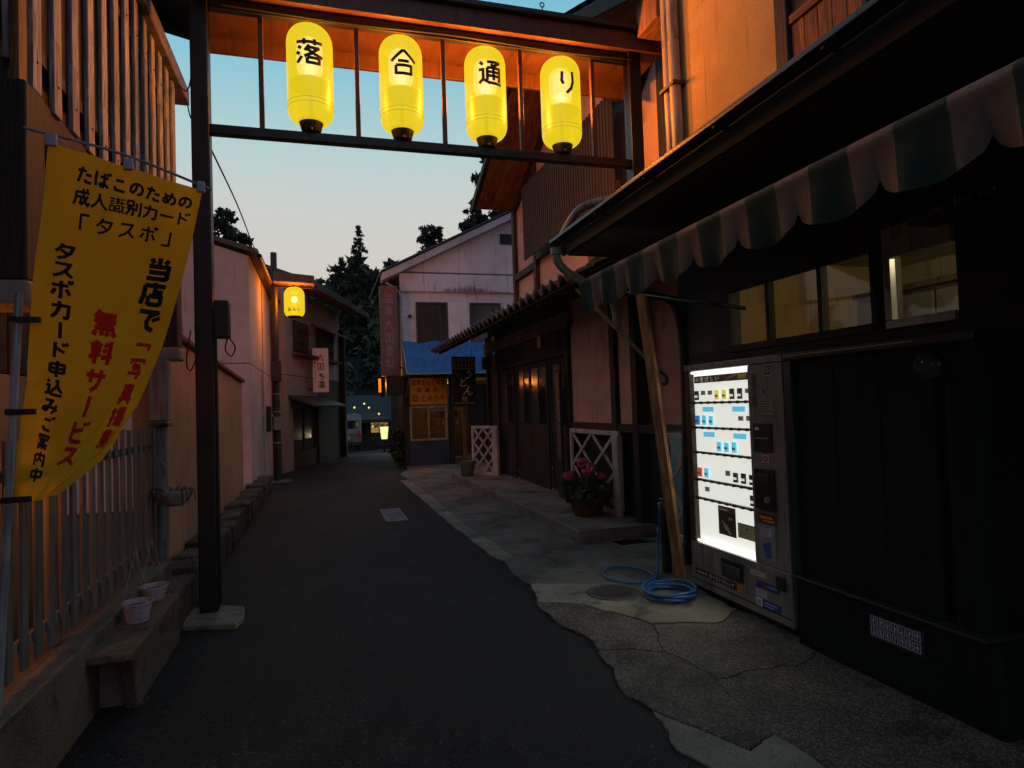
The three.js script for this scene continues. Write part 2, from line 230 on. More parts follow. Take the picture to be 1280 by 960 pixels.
// ------------------------------------------------------------------ brush lettering: strokes on a 10 x 10 field
const dak = [[7.6, 0.6, 8.4, 2], [8.9, 0.2, 9.7, 1.6]];
const KO = [[2.4, 2.6, 7.2, 2.6], [2, 6.4, 2.4, 8.4, 8.4, 8.6]], TO = [[3, 1, 4.2, 4.4], [7.6, 2.8, 4.6, 4.6, 2, 6.8, 2.6, 8.8, 5, 9.2, 8.4, 9]], SHI = [[3, 1, 3, 6.8, 4, 8.8, 6.4, 8.8, 8.4, 7]];
const ROAD = [[1, 1, 2.2, 2.2], [0.5, 4, 2.2, 4, 2.2, 7.6, 0.6, 9.2], [2.2, 7.8, 4.5, 9, 9.6, 9.2]];
const GLYPH = {
  落: [[0.5, 1.8, 9.5, 1.8], [3.2, 0.6, 3.2, 2.8], [6.8, 0.6, 6.8, 2.8], [1, 3.4, 2.2, 4.2], [0.4, 5.4, 1.7, 6.2], [0.7, 9.3, 2.4, 7], [5, 2.9, 3.4, 5], [4.6, 3.8, 8, 3.8, 5.5, 6, 3.2, 7], [4.4, 4.6, 6.5, 5.9, 9.6, 6.9], [4.2, 7.4, 4.2, 9.6], [4.2, 7.4, 8.3, 7.4, 8.3, 9.6], [4.2, 9.2, 8.3, 9.2]],
  合: [[5, 0.5, 0.5, 4.6], [5, 0.5, 9.5, 4.6], [3, 4.6, 7, 4.6], [2.2, 6.2, 2.2, 9.6], [2.2, 6.2, 7.8, 6.2, 7.8, 9.6], [2.2, 9.2, 7.8, 9.2]],
  通: [...ROAD, [3.8, 1, 8.6, 1, 6.6, 2.4], [5.2, 1.8, 6.6, 2.8], [3.8, 3.2, 3.8, 8], [3.8, 3.2, 8.8, 3.2, 8.8, 7.8, 8, 7.8], [3.8, 4.8, 8.8, 4.8], [3.8, 6.3, 8.8, 6.3], [6.3, 3.2, 6.3, 8]],
  り: [[2.8, 1, 2.6, 4.5, 3.2, 6], [7, 0.8, 7.2, 5, 6.4, 7.5, 4.4, 9.6]],
  た: [[1, 2.8, 6, 2.8], [3.8, 0.8, 3, 4.5, 1.4, 9.4], [5.6, 4.8, 9, 4.8], [5.4, 7.4, 5.8, 8.8, 9.2, 9]],
  ば: [[1.6, 1, 1.1, 5, 1.4, 9.2], [3.6, 3.4, 8.4, 3.4], [6.1, 1, 6.2, 7.6, 5.5, 8.9, 4, 8.8, 3.6, 7.9, 4.6, 7.1, 6.4, 7.3, 8.8, 9], ...dak],
  こ: KO, ご: [...KO, ...dak], と: TO, ど: [...TO, ...dak], し: SHI, じ: [...SHI, ...dak],
  の: [[5.2, 2.2, 4.6, 5.8, 3, 8, 1.5, 7.2, 1.4, 4.8, 3, 2.6, 5.4, 1.8, 8, 2.8, 8.9, 5, 8.2, 7.6, 5.8, 9]],
  め: [[2, 2, 3.2, 5.6, 4.8, 8.4], [6.6, 1, 5.4, 5.4, 3, 8.4, 1.4, 7.8, 1.6, 5.6, 4, 3.6, 6.8, 3.2, 8.8, 4.8, 8.6, 7.4, 6.4, 9.2]],
  成: [[1.5, 2.6, 9.2, 2.6], [1.8, 2.6, 1.6, 6.5, 0.6, 9.4], [1.8, 5, 4.8, 5, 4.6, 8.2, 3.6, 8], [5.6, 0.6, 6.2, 5, 7.4, 8, 8.8, 9.4, 9.4, 7.6], [8.4, 4.2, 7, 7, 4.6, 9.4], [7.4, 0.6, 8.6, 1.6]],
  人: [[5, 0.8, 4.6, 4, 3, 7, 0.6, 9.4], [5, 3.6, 6.6, 6.8, 9.5, 9.4]],
  識: [[0.6, 1.6, 3.6, 1.6], [0.9, 3, 3.3, 3], [0.9, 4.4, 3.3, 4.4], [0.9, 5.8, 0.9, 9], [0.9, 5.8, 3.3, 5.8, 3.3, 8.6], [0.9, 8.6, 3.3, 8.6], [5.3, 0.5, 5.3, 1.3], [4.1, 1.6, 6.6, 1.6], [4, 3.6, 6.9, 3.6], [4.7, 1.8, 5, 3.4], [6, 1.8, 5.6, 3.4], [4.3, 5, 4.3, 9], [4.3, 5, 6.4, 5, 6.4, 8.8], [4.3, 6.8, 6.4, 6.8], [4.3, 8.6, 6.4, 8.6], [7.4, 0.6, 7.8, 5, 8.6, 8, 9.6, 9.4], [9.4, 5, 7.6, 8.4, 6.6, 9.4], [8.6, 0.8, 9.4, 1.8], [6.9, 3.4, 9.6, 3.4]],
  別: [[1, 1, 1, 4], [1, 1, 4.6, 1, 4.6, 4], [1, 3.8, 4.6, 3.8], [0.6, 5.4, 5, 5.4, 4.6, 9, 3.6, 9], [2.6, 4, 2.2, 7, 0.6, 9.4], [6.6, 1.6, 6.6, 6.6], [9, 0.8, 9, 9, 7.8, 9]],
  カ: [[1, 3, 8.6, 3, 8.2, 8.4, 7.4, 9.2, 6, 8.8], [4.4, 0.8, 4.2, 4, 3, 7, 0.9, 9.3]],
  ー: [[0.8, 5, 9.2, 5]], '|': [[5, 0.8, 5, 9.2]],
  ド: [[3, 0.8, 3, 9.4], [3, 3.8, 7.8, 6], [6.4, 1.2, 7.4, 2.8], [8.2, 0.6, 9.2, 2.2]],
  '「': [[4.5, 9.5, 4.5, 1, 9, 1]], '」': [[5.5, 0.5, 5.5, 9, 1, 9]], '﹁': [[1, 7, 9, 7, 9, 9.5]],
  タ: [[4, 0.8, 2.8, 3.4, 0.9, 5.6], [3.6, 2.4, 8.6, 2.4, 7.4, 6, 4.8, 8.4, 2, 9.5], [3.2, 4.6, 6.8, 6.8]],
  ス: [[1.4, 1.8, 8, 1.8, 6.6, 5, 4, 7.6, 0.9, 9.2], [5.6, 5.8, 9.2, 9.2]],
  ポ: [[0.8, 3.2, 8, 3.2], [4.7, 0.8, 4.7, 9.2, 3.6, 8.8], [2.4, 5, 0.8, 8], [7, 5, 8.8, 8], [8.9, 0.4, 9.6, 1.1, 8.9, 1.8, 8.2, 1.1, 8.9, 0.4]],
  申: [[1.4, 2.4, 1.4, 7.2], [1.4, 2.4, 8.6, 2.4, 8.6, 7.2], [1.4, 4.8, 8.6, 4.8], [1.4, 7, 8.6, 7], [5, 0.5, 5, 9.6]],
  込: [...ROAD, [5, 1.2, 6.4, 1.2, 6.2, 4, 3.6, 7.4], [6.2, 3, 7.4, 5.6, 9.4, 7.4]],
  み: [[1.6, 1.8, 5.4, 1.8, 3.6, 6, 2.2, 8, 1, 7.4, 1.4, 6, 3.4, 5.4, 6.2, 6, 9.2, 7.4], [8, 4, 7.4, 7, 5.4, 9.4]],
  案: [[5, 0.4, 5, 1.4], [1, 3, 1, 1.5, 9, 1.5, 9, 3], [0.8, 3.6, 9.2, 3.6], [4.4, 2.2, 3.2, 4.6, 6.6, 6], [6.8, 3.6, 5.4, 5.4, 2.2, 6.2], [0.8, 7, 9.2, 7], [5, 6, 5, 9.8], [4.6, 7.2, 1.2, 9.4], [5.4, 7.2, 8.8, 9.4]],
  内: [[1.2, 2.6, 1.2, 9.5], [1.2, 2.6, 8.8, 2.6, 8.8, 9.2, 7.8, 9.2], [5, 0.6, 4.8, 4, 2.8, 7], [5, 4.2, 7.2, 6.8]],
  中: [[1.2, 2.6, 1.2, 6.6], [1.2, 2.6, 8.8, 2.6, 8.8, 6.6], [1.2, 6.4, 8.8, 6.4], [5, 0.5, 5, 9.6]],
  当: [[5, 0.5, 5, 3.6], [1.8, 1.2, 3, 3], [8.2, 1.2, 7, 3], [1.2, 4.2, 8.6, 4.2, 8.6, 9.4], [1.6, 6.6, 8.6, 6.6], [1, 9.2, 8.6, 9.2]],
  店: [[5, 0.4, 5, 1.8], [1.2, 1.8, 9.2, 1.8], [1.4, 1.8, 1.3, 6, 0.4, 9.6], [5.4, 2.8, 5.4, 6], [5.4, 4.2, 8.6, 4.2], [3.2, 6, 3.2, 9.6], [3.2, 6, 8.2, 6, 8.2, 9.6], [3.2, 9.2, 8.2, 9.2]],
  で: [[1, 2, 8.6, 2, 5.6, 3.6, 4.6, 6, 5.2, 8.2, 8, 9.2], [7.2, 4.2, 8, 5.6], [8.6, 3.6, 9.4, 5]],
  写: [[1, 2.8, 1, 1.2, 9, 1.2, 9, 2.8], [3.4, 2.2, 3, 5], [3.2, 3.4, 7.2, 3.4], [3, 5, 7.6, 5, 7.2, 8.8, 6, 8.8], [0.8, 7, 9.2, 7]],
  真: [[1.4, 1.6, 8.6, 1.6], [5, 0.4, 5, 2.6], [2.4, 2.8, 2.4, 7.4], [2.4, 2.8, 7.6, 2.8, 7.6, 7.4], [2.4, 4.3, 7.6, 4.3], [2.4, 5.8, 7.6, 5.8], [0.6, 7.4, 9.4, 7.4], [3.4, 8, 1.4, 9.6], [6.6, 8, 8.8, 9.6]],
  撮: [[0.4, 2.6, 3, 2.6], [1.8, 0.6, 1.8, 9.2, 0.8, 8.8], [0.4, 6, 3.2, 5], [4.2, 0.8, 4.2, 3.6], [4.2, 0.8, 8.4, 0.8, 8.4, 3.6], [4.2, 2.2, 8.4, 2.2], [4.2, 3.6, 8.4, 3.6], [3.6, 4.8, 9.6, 4.8], [4.4, 4.8, 4.4, 9], [6.2, 4.8, 6.2, 9.4], [4.4, 6.4, 6.2, 6.4], [3.8, 8.4, 6.4, 7.8], [6.8, 6, 9.2, 6, 7, 9.4], [7, 6.6, 9.4, 9.4]],
  影: [[1.4, 0.8, 1.4, 3.4], [1.4, 0.8, 5, 0.8, 5, 3.4], [1.4, 2.1, 5, 2.1], [1.4, 3.4, 5, 3.4], [0.4, 4.6, 6, 4.6], [1.6, 5.6, 1.6, 7.2], [1.6, 5.6, 4.8, 5.6, 4.8, 7.2], [1.6, 7.2, 4.8, 7.2], [3.2, 7.2, 3.2, 9.6], [1.4, 8, 0.6, 9.2], [5, 8, 5.8, 9.2], [8.8, 0.8, 6.6, 3], [9.2, 3.6, 6.6, 6.2], [9.6, 6.4, 6.4, 9.6]],
  無: [[3, 0.4, 1, 3], [2, 1.8, 9.2, 1.8], [0.6, 4, 9.4, 4], [1, 6.8, 9, 6.8], [2.6, 1.8, 2.6, 6.8], [4.3, 1.8, 4.3, 6.8], [6, 1.8, 6, 6.8], [7.6, 1.8, 7.6, 6.8], [1.6, 7.8, 0.8, 9.6], [3.8, 7.8, 4.2, 9.4], [6, 7.8, 6.4, 9.4], [8.2, 7.8, 9.4, 9.6]],
  料: [[2.8, 0.6, 2.8, 9.6], [0.6, 4, 5, 4], [1, 1.4, 1.6, 3], [4.6, 1.4, 4, 3], [2.6, 4.4, 0.6, 7.6], [3, 4.6, 4.8, 6.6], [6.2, 1.6, 7.4, 2.6], [5.8, 3.8, 7.2, 4.8], [8.4, 0.5, 8.4, 9.6], [5.4, 7, 9.8, 6.2]],
  サ: [[0.6, 3.2, 9.4, 3.2], [3, 1, 3, 6.2], [7, 0.9, 7, 5.6, 6, 7.8, 3.8, 9.4]],
  ビ: [[2, 1, 2, 7.8, 2.8, 9, 8.6, 9], [2, 5, 7.6, 3.6], [7, 0.8, 7.8, 2.2], [8.6, 0.4, 9.4, 1.8]],
  ロ: [[1.6, 2, 1.6, 8.8], [1.6, 2, 8.4, 2, 8.4, 8.8], [1.6, 8.4, 8.4, 8.4]], ト: [[3.4, 0.8, 3.4, 9.4], [3.4, 4, 8, 6.2]],
  ブ: [[1, 2.4, 8, 2.4, 7.4, 6, 5, 8.4, 2, 9.4], [8, 0.2, 8.6, 1.4], [9.2, 0, 9.8, 1.2]], レ: [[2.4, 1, 2.4, 9, 6, 7.6, 9, 4.6]], ン: [[1.2, 2, 3.6, 3.4], [1.4, 9, 5.4, 7.6, 8.8, 3]],
  う: [[3.4, 0.8, 6.4, 1.6], [2, 4, 5, 3, 7.6, 3.6, 7.8, 6, 6, 8.4, 3.6, 9.6]], ん: [[5.6, 0.8, 3.6, 5, 1.2, 9.4, 3, 6.4, 4.6, 5.4, 5.4, 6.6, 5.6, 8.8, 7, 9.2, 9.2, 6.4]],
  温: [[1, 1, 2.2, 2], [0.5, 3.6, 1.8, 4.6], [0.6, 9.2, 2.4, 6], [4, 1, 4, 4.4], [4, 1, 8.4, 1, 8.4, 4.4], [4, 2.7, 8.4, 2.7], [4, 4.4, 8.4, 4.4], [3.8, 6, 3.8, 9.2], [3.8, 6, 8.8, 6, 8.8, 9.2], [5.4, 6, 5.4, 9.2], [7.1, 6, 7.1, 9.2], [2.8, 9.2, 9.8, 9.2]],
  泉: [[5, 0.4, 4.4, 1.4], [2.4, 1.6, 2.4, 4.8], [2.4, 1.6, 7.6, 1.6, 7.6, 4.8], [2.4, 3.2, 7.6, 3.2], [2.4, 4.8, 7.6, 4.8], [5, 4.8, 5, 9.6], [1.2, 6, 3.8, 6, 1, 9], [8.4, 5.6, 6, 7], [5.4, 6.4, 9.2, 9.2]],
  ま: [[1.6, 2.4, 8.4, 2.4], [1.8, 4.6, 8.2, 4.6], [5, 0.8, 5.1, 7.8, 4.2, 9, 2.4, 8.8, 2, 7.8, 3.2, 7, 5.2, 7.2, 8.4, 9]],
  ゅ: [[2.4, 4, 2.4, 8.4], [3.2, 6.6, 5.4, 4.6, 7.2, 5.4, 7, 7.4, 5.4, 7.8], [5.2, 3.6, 5.2, 7.6, 4.2, 9.4]],
  ら: [[3.6, 1, 6.4, 1.8], [2.6, 3, 2.4, 6.4, 5, 5, 7.6, 5.4, 8, 7.4, 6, 9.2, 3.2, 9.4]], や: [[1, 4.8, 6, 3, 8.4, 3.6, 8.4, 5.2, 6.4, 5.8], [4.6, 1, 5.4, 2.2], [2.4, 2.6, 4.8, 9.4]],
  製: [[0.6, 1.6, 5, 1.6], [0.4, 3, 5.4, 3], [2.8, 0.5, 2.8, 5], [7, 1, 7, 4], [9, 0.6, 9, 4.6], [0.6, 6, 9.4, 6], [4.6, 6, 2, 8.4], [5, 6.4, 9.2, 9.4], [3.4, 7.6, 3.4, 9.4]],
  造: [...ROAD, [5, 0.8, 4.2, 2.4], [4.4, 1.8, 8.8, 1.8], [6.4, 0.6, 6.4, 3.8], [3.8, 3.8, 9.4, 3.8], [4.6, 5, 4.6, 7.6], [4.6, 5, 8.4, 5, 8.4, 7.6], [4.6, 7.4, 8.4, 7.4]],
  元: [[2, 1.4, 8, 1.4], [0.8, 3.8, 9.2, 3.8], [3.6, 4, 3, 7.4, 0.8, 9.4], [6.2, 4, 6.2, 8.4, 7, 9.2, 9.2, 9, 9.2, 7.4]],
  大: [[0.8, 3.4, 9.2, 3.4], [5, 0.6, 4.6, 4, 3, 7, 0.6, 9.4], [5, 3.6, 6.6, 7, 9.4, 9.4]],
  国: [[1.2, 1.2, 1.2, 9.4], [1.2, 1.2, 8.8, 1.2, 8.8, 9.4], [1.2, 9, 8.8, 9], [3, 3, 7, 3], [3, 5, 7, 5], [2.6, 7.2, 7.4, 7.2], [5, 3, 5, 7.2]],
  ち: [[1.4, 2.8, 8, 2.8], [4.4, 0.8, 3.2, 5.6, 5.8, 4.6, 8, 5.4, 8, 7.6, 6, 9.2, 3.6, 9.4]],
  香: [[7.4, 0.6, 2.6, 1.4], [0.8, 2.6, 9.2, 2.6], [5, 1, 5, 5.2], [4.6, 2.8, 1, 5.2], [5.4, 2.8, 9, 5.2], [2.6, 5.8, 2.6, 9.6], [2.6, 5.8, 7.4, 5.8, 7.4, 9.6], [2.6, 7.6, 7.4, 7.6], [2.6, 9.4, 7.4, 9.4]],
  い: [[2, 2, 2.2, 6.4, 3.4, 8.4, 4.2, 6.8], [7.2, 2.6, 8.4, 6.4]], あ: [[1.6, 2.6, 8, 2.4], [4.4, 0.8, 4.4, 8], [7, 4, 5.4, 7.6, 3, 9, 1.8, 8, 2.4, 6, 5, 4.8, 8, 5.6, 8.4, 7.6, 6, 9.4]],
};
function glyph(c, ch, x, y, w, h, weight, tilt = 0) { // draws one character in the canvas box x, y, w, h
  c.save(); c.translate(x + w / 2, y + h / 2); c.rotate(tilt); c.scale(w / 10, h / 10); c.translate(-5, -5);
  c.lineWidth = weight; c.lineCap = 'butt'; c.lineJoin = 'round';
  for (const s of GLYPH[ch] ?? []) { c.beginPath(); c.moveTo(s[0], s[1]); for (let i = 2; i < s.length; i += 2) c.lineTo(s[i], s[i + 1]); c.stroke(); }
  c.restore();
}
function canvasTex(w, h, draw) {
  const cv = document.createElement('canvas'); cv.width = w; cv.height = h;
  draw(cv.getContext('2d'), w, h);
  const t = new THREE.CanvasTexture(cv); t.colorSpace = THREE.SRGBColorSpace; t.magFilter = THREE.LinearFilter;
  return t;
}
function speckle(c, w, h, seed, n, col) { const r = rng(seed); c.fillStyle = col; for (let i = 0; i < n; i++) { const s = 0.5 + r() * r() * 5; c.globalAlpha = 0.15 + r() * 0.5; c.fillRect(r() * w, r() * h, s, s * (0.5 + r())); } c.globalAlpha = 1; }
// a flat printed sheet: centre, width, height, outward direction (angle round y; 0 faces +z)
function sheet(w, h) { return new THREE.PlaneGeometry(w, h); }
function strokeGeo(ch, size, weight, place) { // lettering as thin solid ribbons laid on any surface: place(x, y) with x, y in metres from the centre
  const tri = [], k = size / 10, hw = (weight * k) / 2;
  const quad = (a, b, c, d) => tri.push(a, b, c, a, c, d);
  for (const s of GLYPH[ch]) for (let i = 0; i + 3 < s.length; i += 2) {
    let [x0, y0, x1, y1] = [(s[i] - 5) * k, (5 - s[i + 1]) * k, (s[i + 2] - 5) * k, (5 - s[i + 3]) * k];
    const L = Math.hypot(x1 - x0, y1 - y0) || 1, dx = (x1 - x0) / L, dy = (y1 - y0) / L, n = Math.max(1, Math.ceil(L / 0.02));
    const e0 = i > 0 ? hw * 0.9 : 0, e1 = i + 5 < s.length ? hw * 0.9 : 0;
    x0 -= dx * e0; y0 -= dy * e0; x1 += dx * e1; y1 += dy * e1;
    for (let j = 0; j < n; j++) {
      const a = [x0 + ((x1 - x0) * j) / n, y0 + ((y1 - y0) * j) / n], b = [x0 + ((x1 - x0) * (j + 1)) / n, y0 + ((y1 - y0) * (j + 1)) / n];
      quad(place(a[0] - dy * hw, a[1] + dx * hw), place(a[0] + dy * hw, a[1] - dx * hw), place(b[0] + dy * hw, b[1] - dx * hw), place(b[0] - dy * hw, b[1] + dx * hw));
    }
  }
  const g = new THREE.BufferGeometry().setFromPoints(tri);
  g.computeVertexNormals();
  return fin(g);
}

// ------------------------------------------------------------------ ground, road, pavement
const fall = (z) => (z > -24 ? 0 : -0.05 * Math.min(-24 - z, 26)); // beyond the bend the land drops a little
const edgeNoise = (x, z) => { const k = 0.05 + 0.13 * smooth(z, -7.5, -5); return [(fbm(x * 3 + 7, z * 3, 91, 4) - 0.5) * k, (fbm(x * 3 - 9, z * 3 + 40, 95, 4) - 0.5) * k]; };
{
  const ground = structure('ground', 'bare dark earth under and beside the lane');
  const g = new THREE.PlaneGeometry(400, 400, 100, 400).rotateX(-Math.PI / 2); const p = g.attributes.position;
  for (let i = 0; i < p.count; i++) p.setY(i, -0.06 + fall(p.getZ(i)));
  part('earth', fin(g), M.dirt, ground);

  const road = structure('road', 'worn dark asphalt lane');
  // edges of the asphalt: left x, right x, for each z
  const left = [[1, -1.6], [-4, -1.25], [-14, -1.32], [-17.8, -1.0], [-23, 0.55], [-30, 2.2], [-45, 4]], right = [[1, 1.62], [-2.5, 1.56], [-3.3, 1.52], [-4.6, 1.7], [-5.2, 1.6], [-6, 1.72], [-8.6, 1.62], [-14.5, 1.64], [-17, 2.15], [-21, 2.4], [-26, 4.2], [-45, 9]];
  const at = (t, z) => { for (let i = 1; i < t.length; i++) if (z >= t[i][0]) { const k = (z - t[i - 1][0]) / (t[i][0] - t[i - 1][0]); return t[i - 1][1] + (t[i][1] - t[i - 1][1]) * k; } return t[t.length - 1][1]; };
  const nx = 48, nz = 420, pos = [], col = [], idx = [];
  for (let j = 0; j <= nz; j++) {
    const z = 1 - (46 * Math.pow(j / nz, 1.6)), l = at(left, z), r = at(right, z) + 0.3;
    for (let i = 0; i <= nx; i++) {
      const x = l + ((r - l) * i) / nx, h = (fbm(x * 1.3, z * 1.3, 101, 3) - 0.5) * 0.016 + fall(z);
      pos.push(x, h, z);
      const k = clamp(0.95 + (fbm(x * 1.1, z * 0.5, 105, 5) - 0.5) * 2.6 + (vnoise(x * 0.6 + 3, z * 0.2, 108) > 0.62 ? 0.12 : 0), 0.4, 1.7); // older and newer asphalt
      col.push(k, k, k * (1 + (vnoise(x, z * 0.5, 110) - 0.5) * 0.06));
    }
  }
  for (let j = 0; j < nz; j++) for (let i = 0; i < nx; i++) { const a = j * (nx + 1) + i, b = a + nx + 1; idx.push(a, a + 1, b, a + 1, b + 1, b); }
  const rg = new THREE.BufferGeometry(); rg.setAttribute('position', new THREE.Float32BufferAttribute(pos, 3)); rg.setAttribute('color', new THREE.Float32BufferAttribute(col, 3)); rg.setIndex(idx); rg.computeVertexNormals();
  part('asphalt', fin(rg), M.asphalt, road);

  // concrete apron beside the shops: cast slabs that cracked apart, each with its own broken edge
  const apron = structure('pavement', 'cracked concrete apron between asphalt and shops');
  function slab(name, poly, top, m, gap0 = 0.007, thick = 0.06, label) {
    const pts = [], gap = gap0 * 0.6;
    for (let i = 0; i < poly.length; i++) { const a = poly[i], b = poly[(i + 1) % poly.length], n = Math.max(1, Math.round(Math.hypot(b[0] - a[0], b[1] - a[1]) / 0.05)); for (let k = 0; k < n; k++) { const x = a[0] + ((b[0] - a[0]) * k) / n, z = a[1] + ((b[1] - a[1]) * k) / n, d = edgeNoise(x, z); pts.push([x + d[0], z + d[1]]); } }
    let cx = 0, cz = 0; for (const q of pts) { cx += q[0]; cz += q[1]; } cx /= pts.length; cz /= pts.length;
    const s = new THREE.Shape(pts.map(([x, z]) => { const d = Math.hypot(x - cx, z - cz) || 1; return new THREE.Vector2(x - ((x - cx) / d) * gap, -(z - ((z - cz) / d) * gap)); }));
    const g = new THREE.ExtrudeGeometry(s, { depth: thick, bevelEnabled: true, bevelThickness: 0.004, bevelSize: 0.004, bevelOffset: -0.004, bevelSegments: 1 });
    g.rotateX(-Math.PI / 2).translate(0, top - thick - 0.004, 0);
    return part(name, fin(g), m, apron, label);
  }
  slab('edge_strip', [[1.62, -14.3], [1.8, -14.3], [1.85, -11], [1.8, -8.5], [1.9, -6.4], [1.7, -6.3], [1.62, -8.5], [1.62, -11]], 0.012, M.palepatch, 0.008);
  slab('slab', [[1.8, -14.3], [2.75, -14.3], [2.9, -11], [3.05, -8.6], [3.1, -6.4], [1.9, -6.4], [1.8, -8.5], [1.85, -11]], 0.016, M.concrete);
  slab('slab', [[1.7, -6.3], [1.9, -6.4], [3.1, -6.4], [3.6, -6.4], [3.6, -5.2], [2.75, -5.1], [2.1, -5.2], [1.68, -5.4]], 0.018, M.concrete, 0.009);
  slab('slab', [[1.68, -5.4], [2.1, -5.2], [2.75, -5.1], [3.6, -5.2], [3.6, -4.75], [2.6, -4.5], [2.2, -4.45], [1.9, -4.62], [1.62, -4.9]], 0.02, M.palepatch, 0.006, 0.06, 'paler concrete round the round cover');
  slab('patch', [[1.9, -4.62], [2.2, -4.45], [2.6, -4.5], [2.9, -4.6], [2.9, -4.1], [2.55, -3.95], [2.2, -4.05]], 0.024, M.olivepatch, 0.006);
  slab('slab', [[1.62, -4.9], [1.9, -4.62], [2.2, -4.05], [2.0, -3.6], [1.66, -3.75], [1.62, -4.4]], 0.018, M.gravel, 0.006);
  slab('slab', [[2.2, -4.05], [2.55, -3.95], [2.9, -4.1], [3.0, -3.3], [2.6, -3.15], [2.05, -3.2], [2.0, -3.6]], 0.016, M.gravel, 0.005);
  slab('slab', [[1.66, -3.75], [2.0, -3.6], [2.05, -3.2], [2.0, -2.6], [1.78, -2.5], [1.6, -3.0], [1.54, -3.2]], 0.016, M.gravel, 0.005);
  slab('slab', [[2.05, -3.2], [2.6, -3.15], [3.0, -3.3], [3.1, -2], [3.1, 0.8], [2.0, 0.8], [1.95, -1.6], [2.0, -2.6]], 0.014, M.gravel, 0.006);
  slab('edge_strip', [[1.6, -3.0], [1.78, -2.5], [2.0, -2.6], [1.95, -1.6], [1.98, 0.8], [1.6, 0.8], [1.55, -1.5], [1.52, -2.6]], 0.012, M.palepatch, 0.006, 0.06, 'smooth pale mortar strip');
  slab('slab', [[2.2, -18.2], [5.5, -18.2], [5.5, -14.3], [2.75, -14.3], [1.8, -14.3], [1.75, -15.5], [2.1, -16.8]], 0.02, M.concrete, 0.01);

  // stone step in front of the noodle shop
  part('step', [prismX([[-14.1, 0], [-6.7, 0], [-6.7, 0.15], [-14.1, 0.15]], 2.72, 3.75, 0.012)], mat([0.36, 0.3, 0.27], { map: texConcrete, bumpMap: bumpConcrete, bumpScale: 0.006 }), apron, 'worn concrete step along the noodle shop');

  const cover = thing('manhole_cover', 'round iron cover set in the pale concrete beside the blue hose', 'manhole cover', [2.25, 0.02, -4.85]);
  part('lid', [lathe([[0, 0.006], [0.175, 0.006], [0.18, 0.002], [0.18, -0.02]], 2.25, 0.02, -4.85, 40)], mat([0.15, 0.125, 0.1], { map: texRust, bumpMap: bumpConcrete, bumpScale: 0.006, roughness: 0.95 }), cover);
  part('studs', (() => { const a = []; for (let q = -5; q <= 5; q++) for (let w = -5; w <= 5; w++) if (q * q + w * w < 27) a.push(bx(2.25 + q * 0.03 - 0.009, 2.25 + q * 0.03 + 0.009, 0.0262, 0.0302, -4.85 + w * 0.03 - 0.009, -4.85 + w * 0.03 + 0.009, 0)); return a; })(), mat([0.17, 0.14, 0.11], { map: texRust, roughness: 0.95 }), cover);
  part('rim', [lathe([[0.186, -0.02], [0.186, 0.008], [0.215, 0.008], [0.218, -0.02]], 2.25, 0.02, -4.85, 40)], mat([0.22, 0.2, 0.17], { map: texRust, roughness: 0.95 }), cover);
  part('pick_slot', [bx(2.27, 2.33, 0.024, 0.0285, -4.74, -4.715, 0.001)], M.black, cover);

  const grate = thing('drain_cover', 'square bluish steel cover let into the asphalt lane', 'drain cover', [0.985, 0, -9.75]);
  part('frame', [bx(0.83, 0.87, -0.02, 0.012, -10.35, -9.17), bx(1.1, 1.14, -0.02, 0.012, -10.35, -9.17), bx(0.872, 1.098, -0.02, 0.011, -10.35, -10.31), bx(0.872, 1.098, -0.02, 0.011, -9.21, -9.17)], painted([0.24, 0.26, 0.3], { roughness: 0.65 }), grate);
  const gm = mat([0.16, 0.2, 0.27], { roughness: 0.65, map: texDirt });
  for (let i = 0; i < 5; i++) part('plate_bar', bx(0.875 + i * 0.0445, 0.914 + i * 0.0445, -0.012, 0.008, -10.305, -9.215, 0.003), gm, grate);

  // loose grit: small stones and leaves along the edges, far too many to count
  const R = rng(77), gg = new THREE.IcosahedronGeometry(1, 0), gr = new THREE.InstancedMesh(fin(gg), mat([0.16, 0.14, 0.12], { roughness: 1 }), 900), mm = new THREE.Matrix4(), qq = new THREE.Quaternion();
  for (let i = 0; i < 900; i++) {
    const z = -1.2 - Math.pow(R(), 1.4) * 16, side = R(), x = side < 0.35 ? -1.0 + R() * R() * 0.7 : side < 0.75 ? 1.55 + (R() - 0.5) * 0.5 : 1.7 + R() * 1.1, s = 0.002 + R() * R() * 0.008;
    qq.setFromEuler(new THREE.Euler(R() * 6, R() * 6, R() * 6));
    mm.compose(V(x, (x > 1.62 ? 0.02 : 0.006) + s * 0.3, z), qq, V(s, s * 0.7, s * (0.7 + R() * 0.8))); gr.setMatrixAt(i, mm);
    gr.setColorAt(i, lin(0.6 + R() * 0.8, 0.6 + R() * 0.7, 0.5 + R() * 0.6));
  }
  gr.name = 'grit'; gr.userData = { kind: 'stuff', label: 'loose grit and small stones along the lane edges', category: 'grit' }; gr.castShadow = gr.receiveShadow = true; scene.add(gr);
}

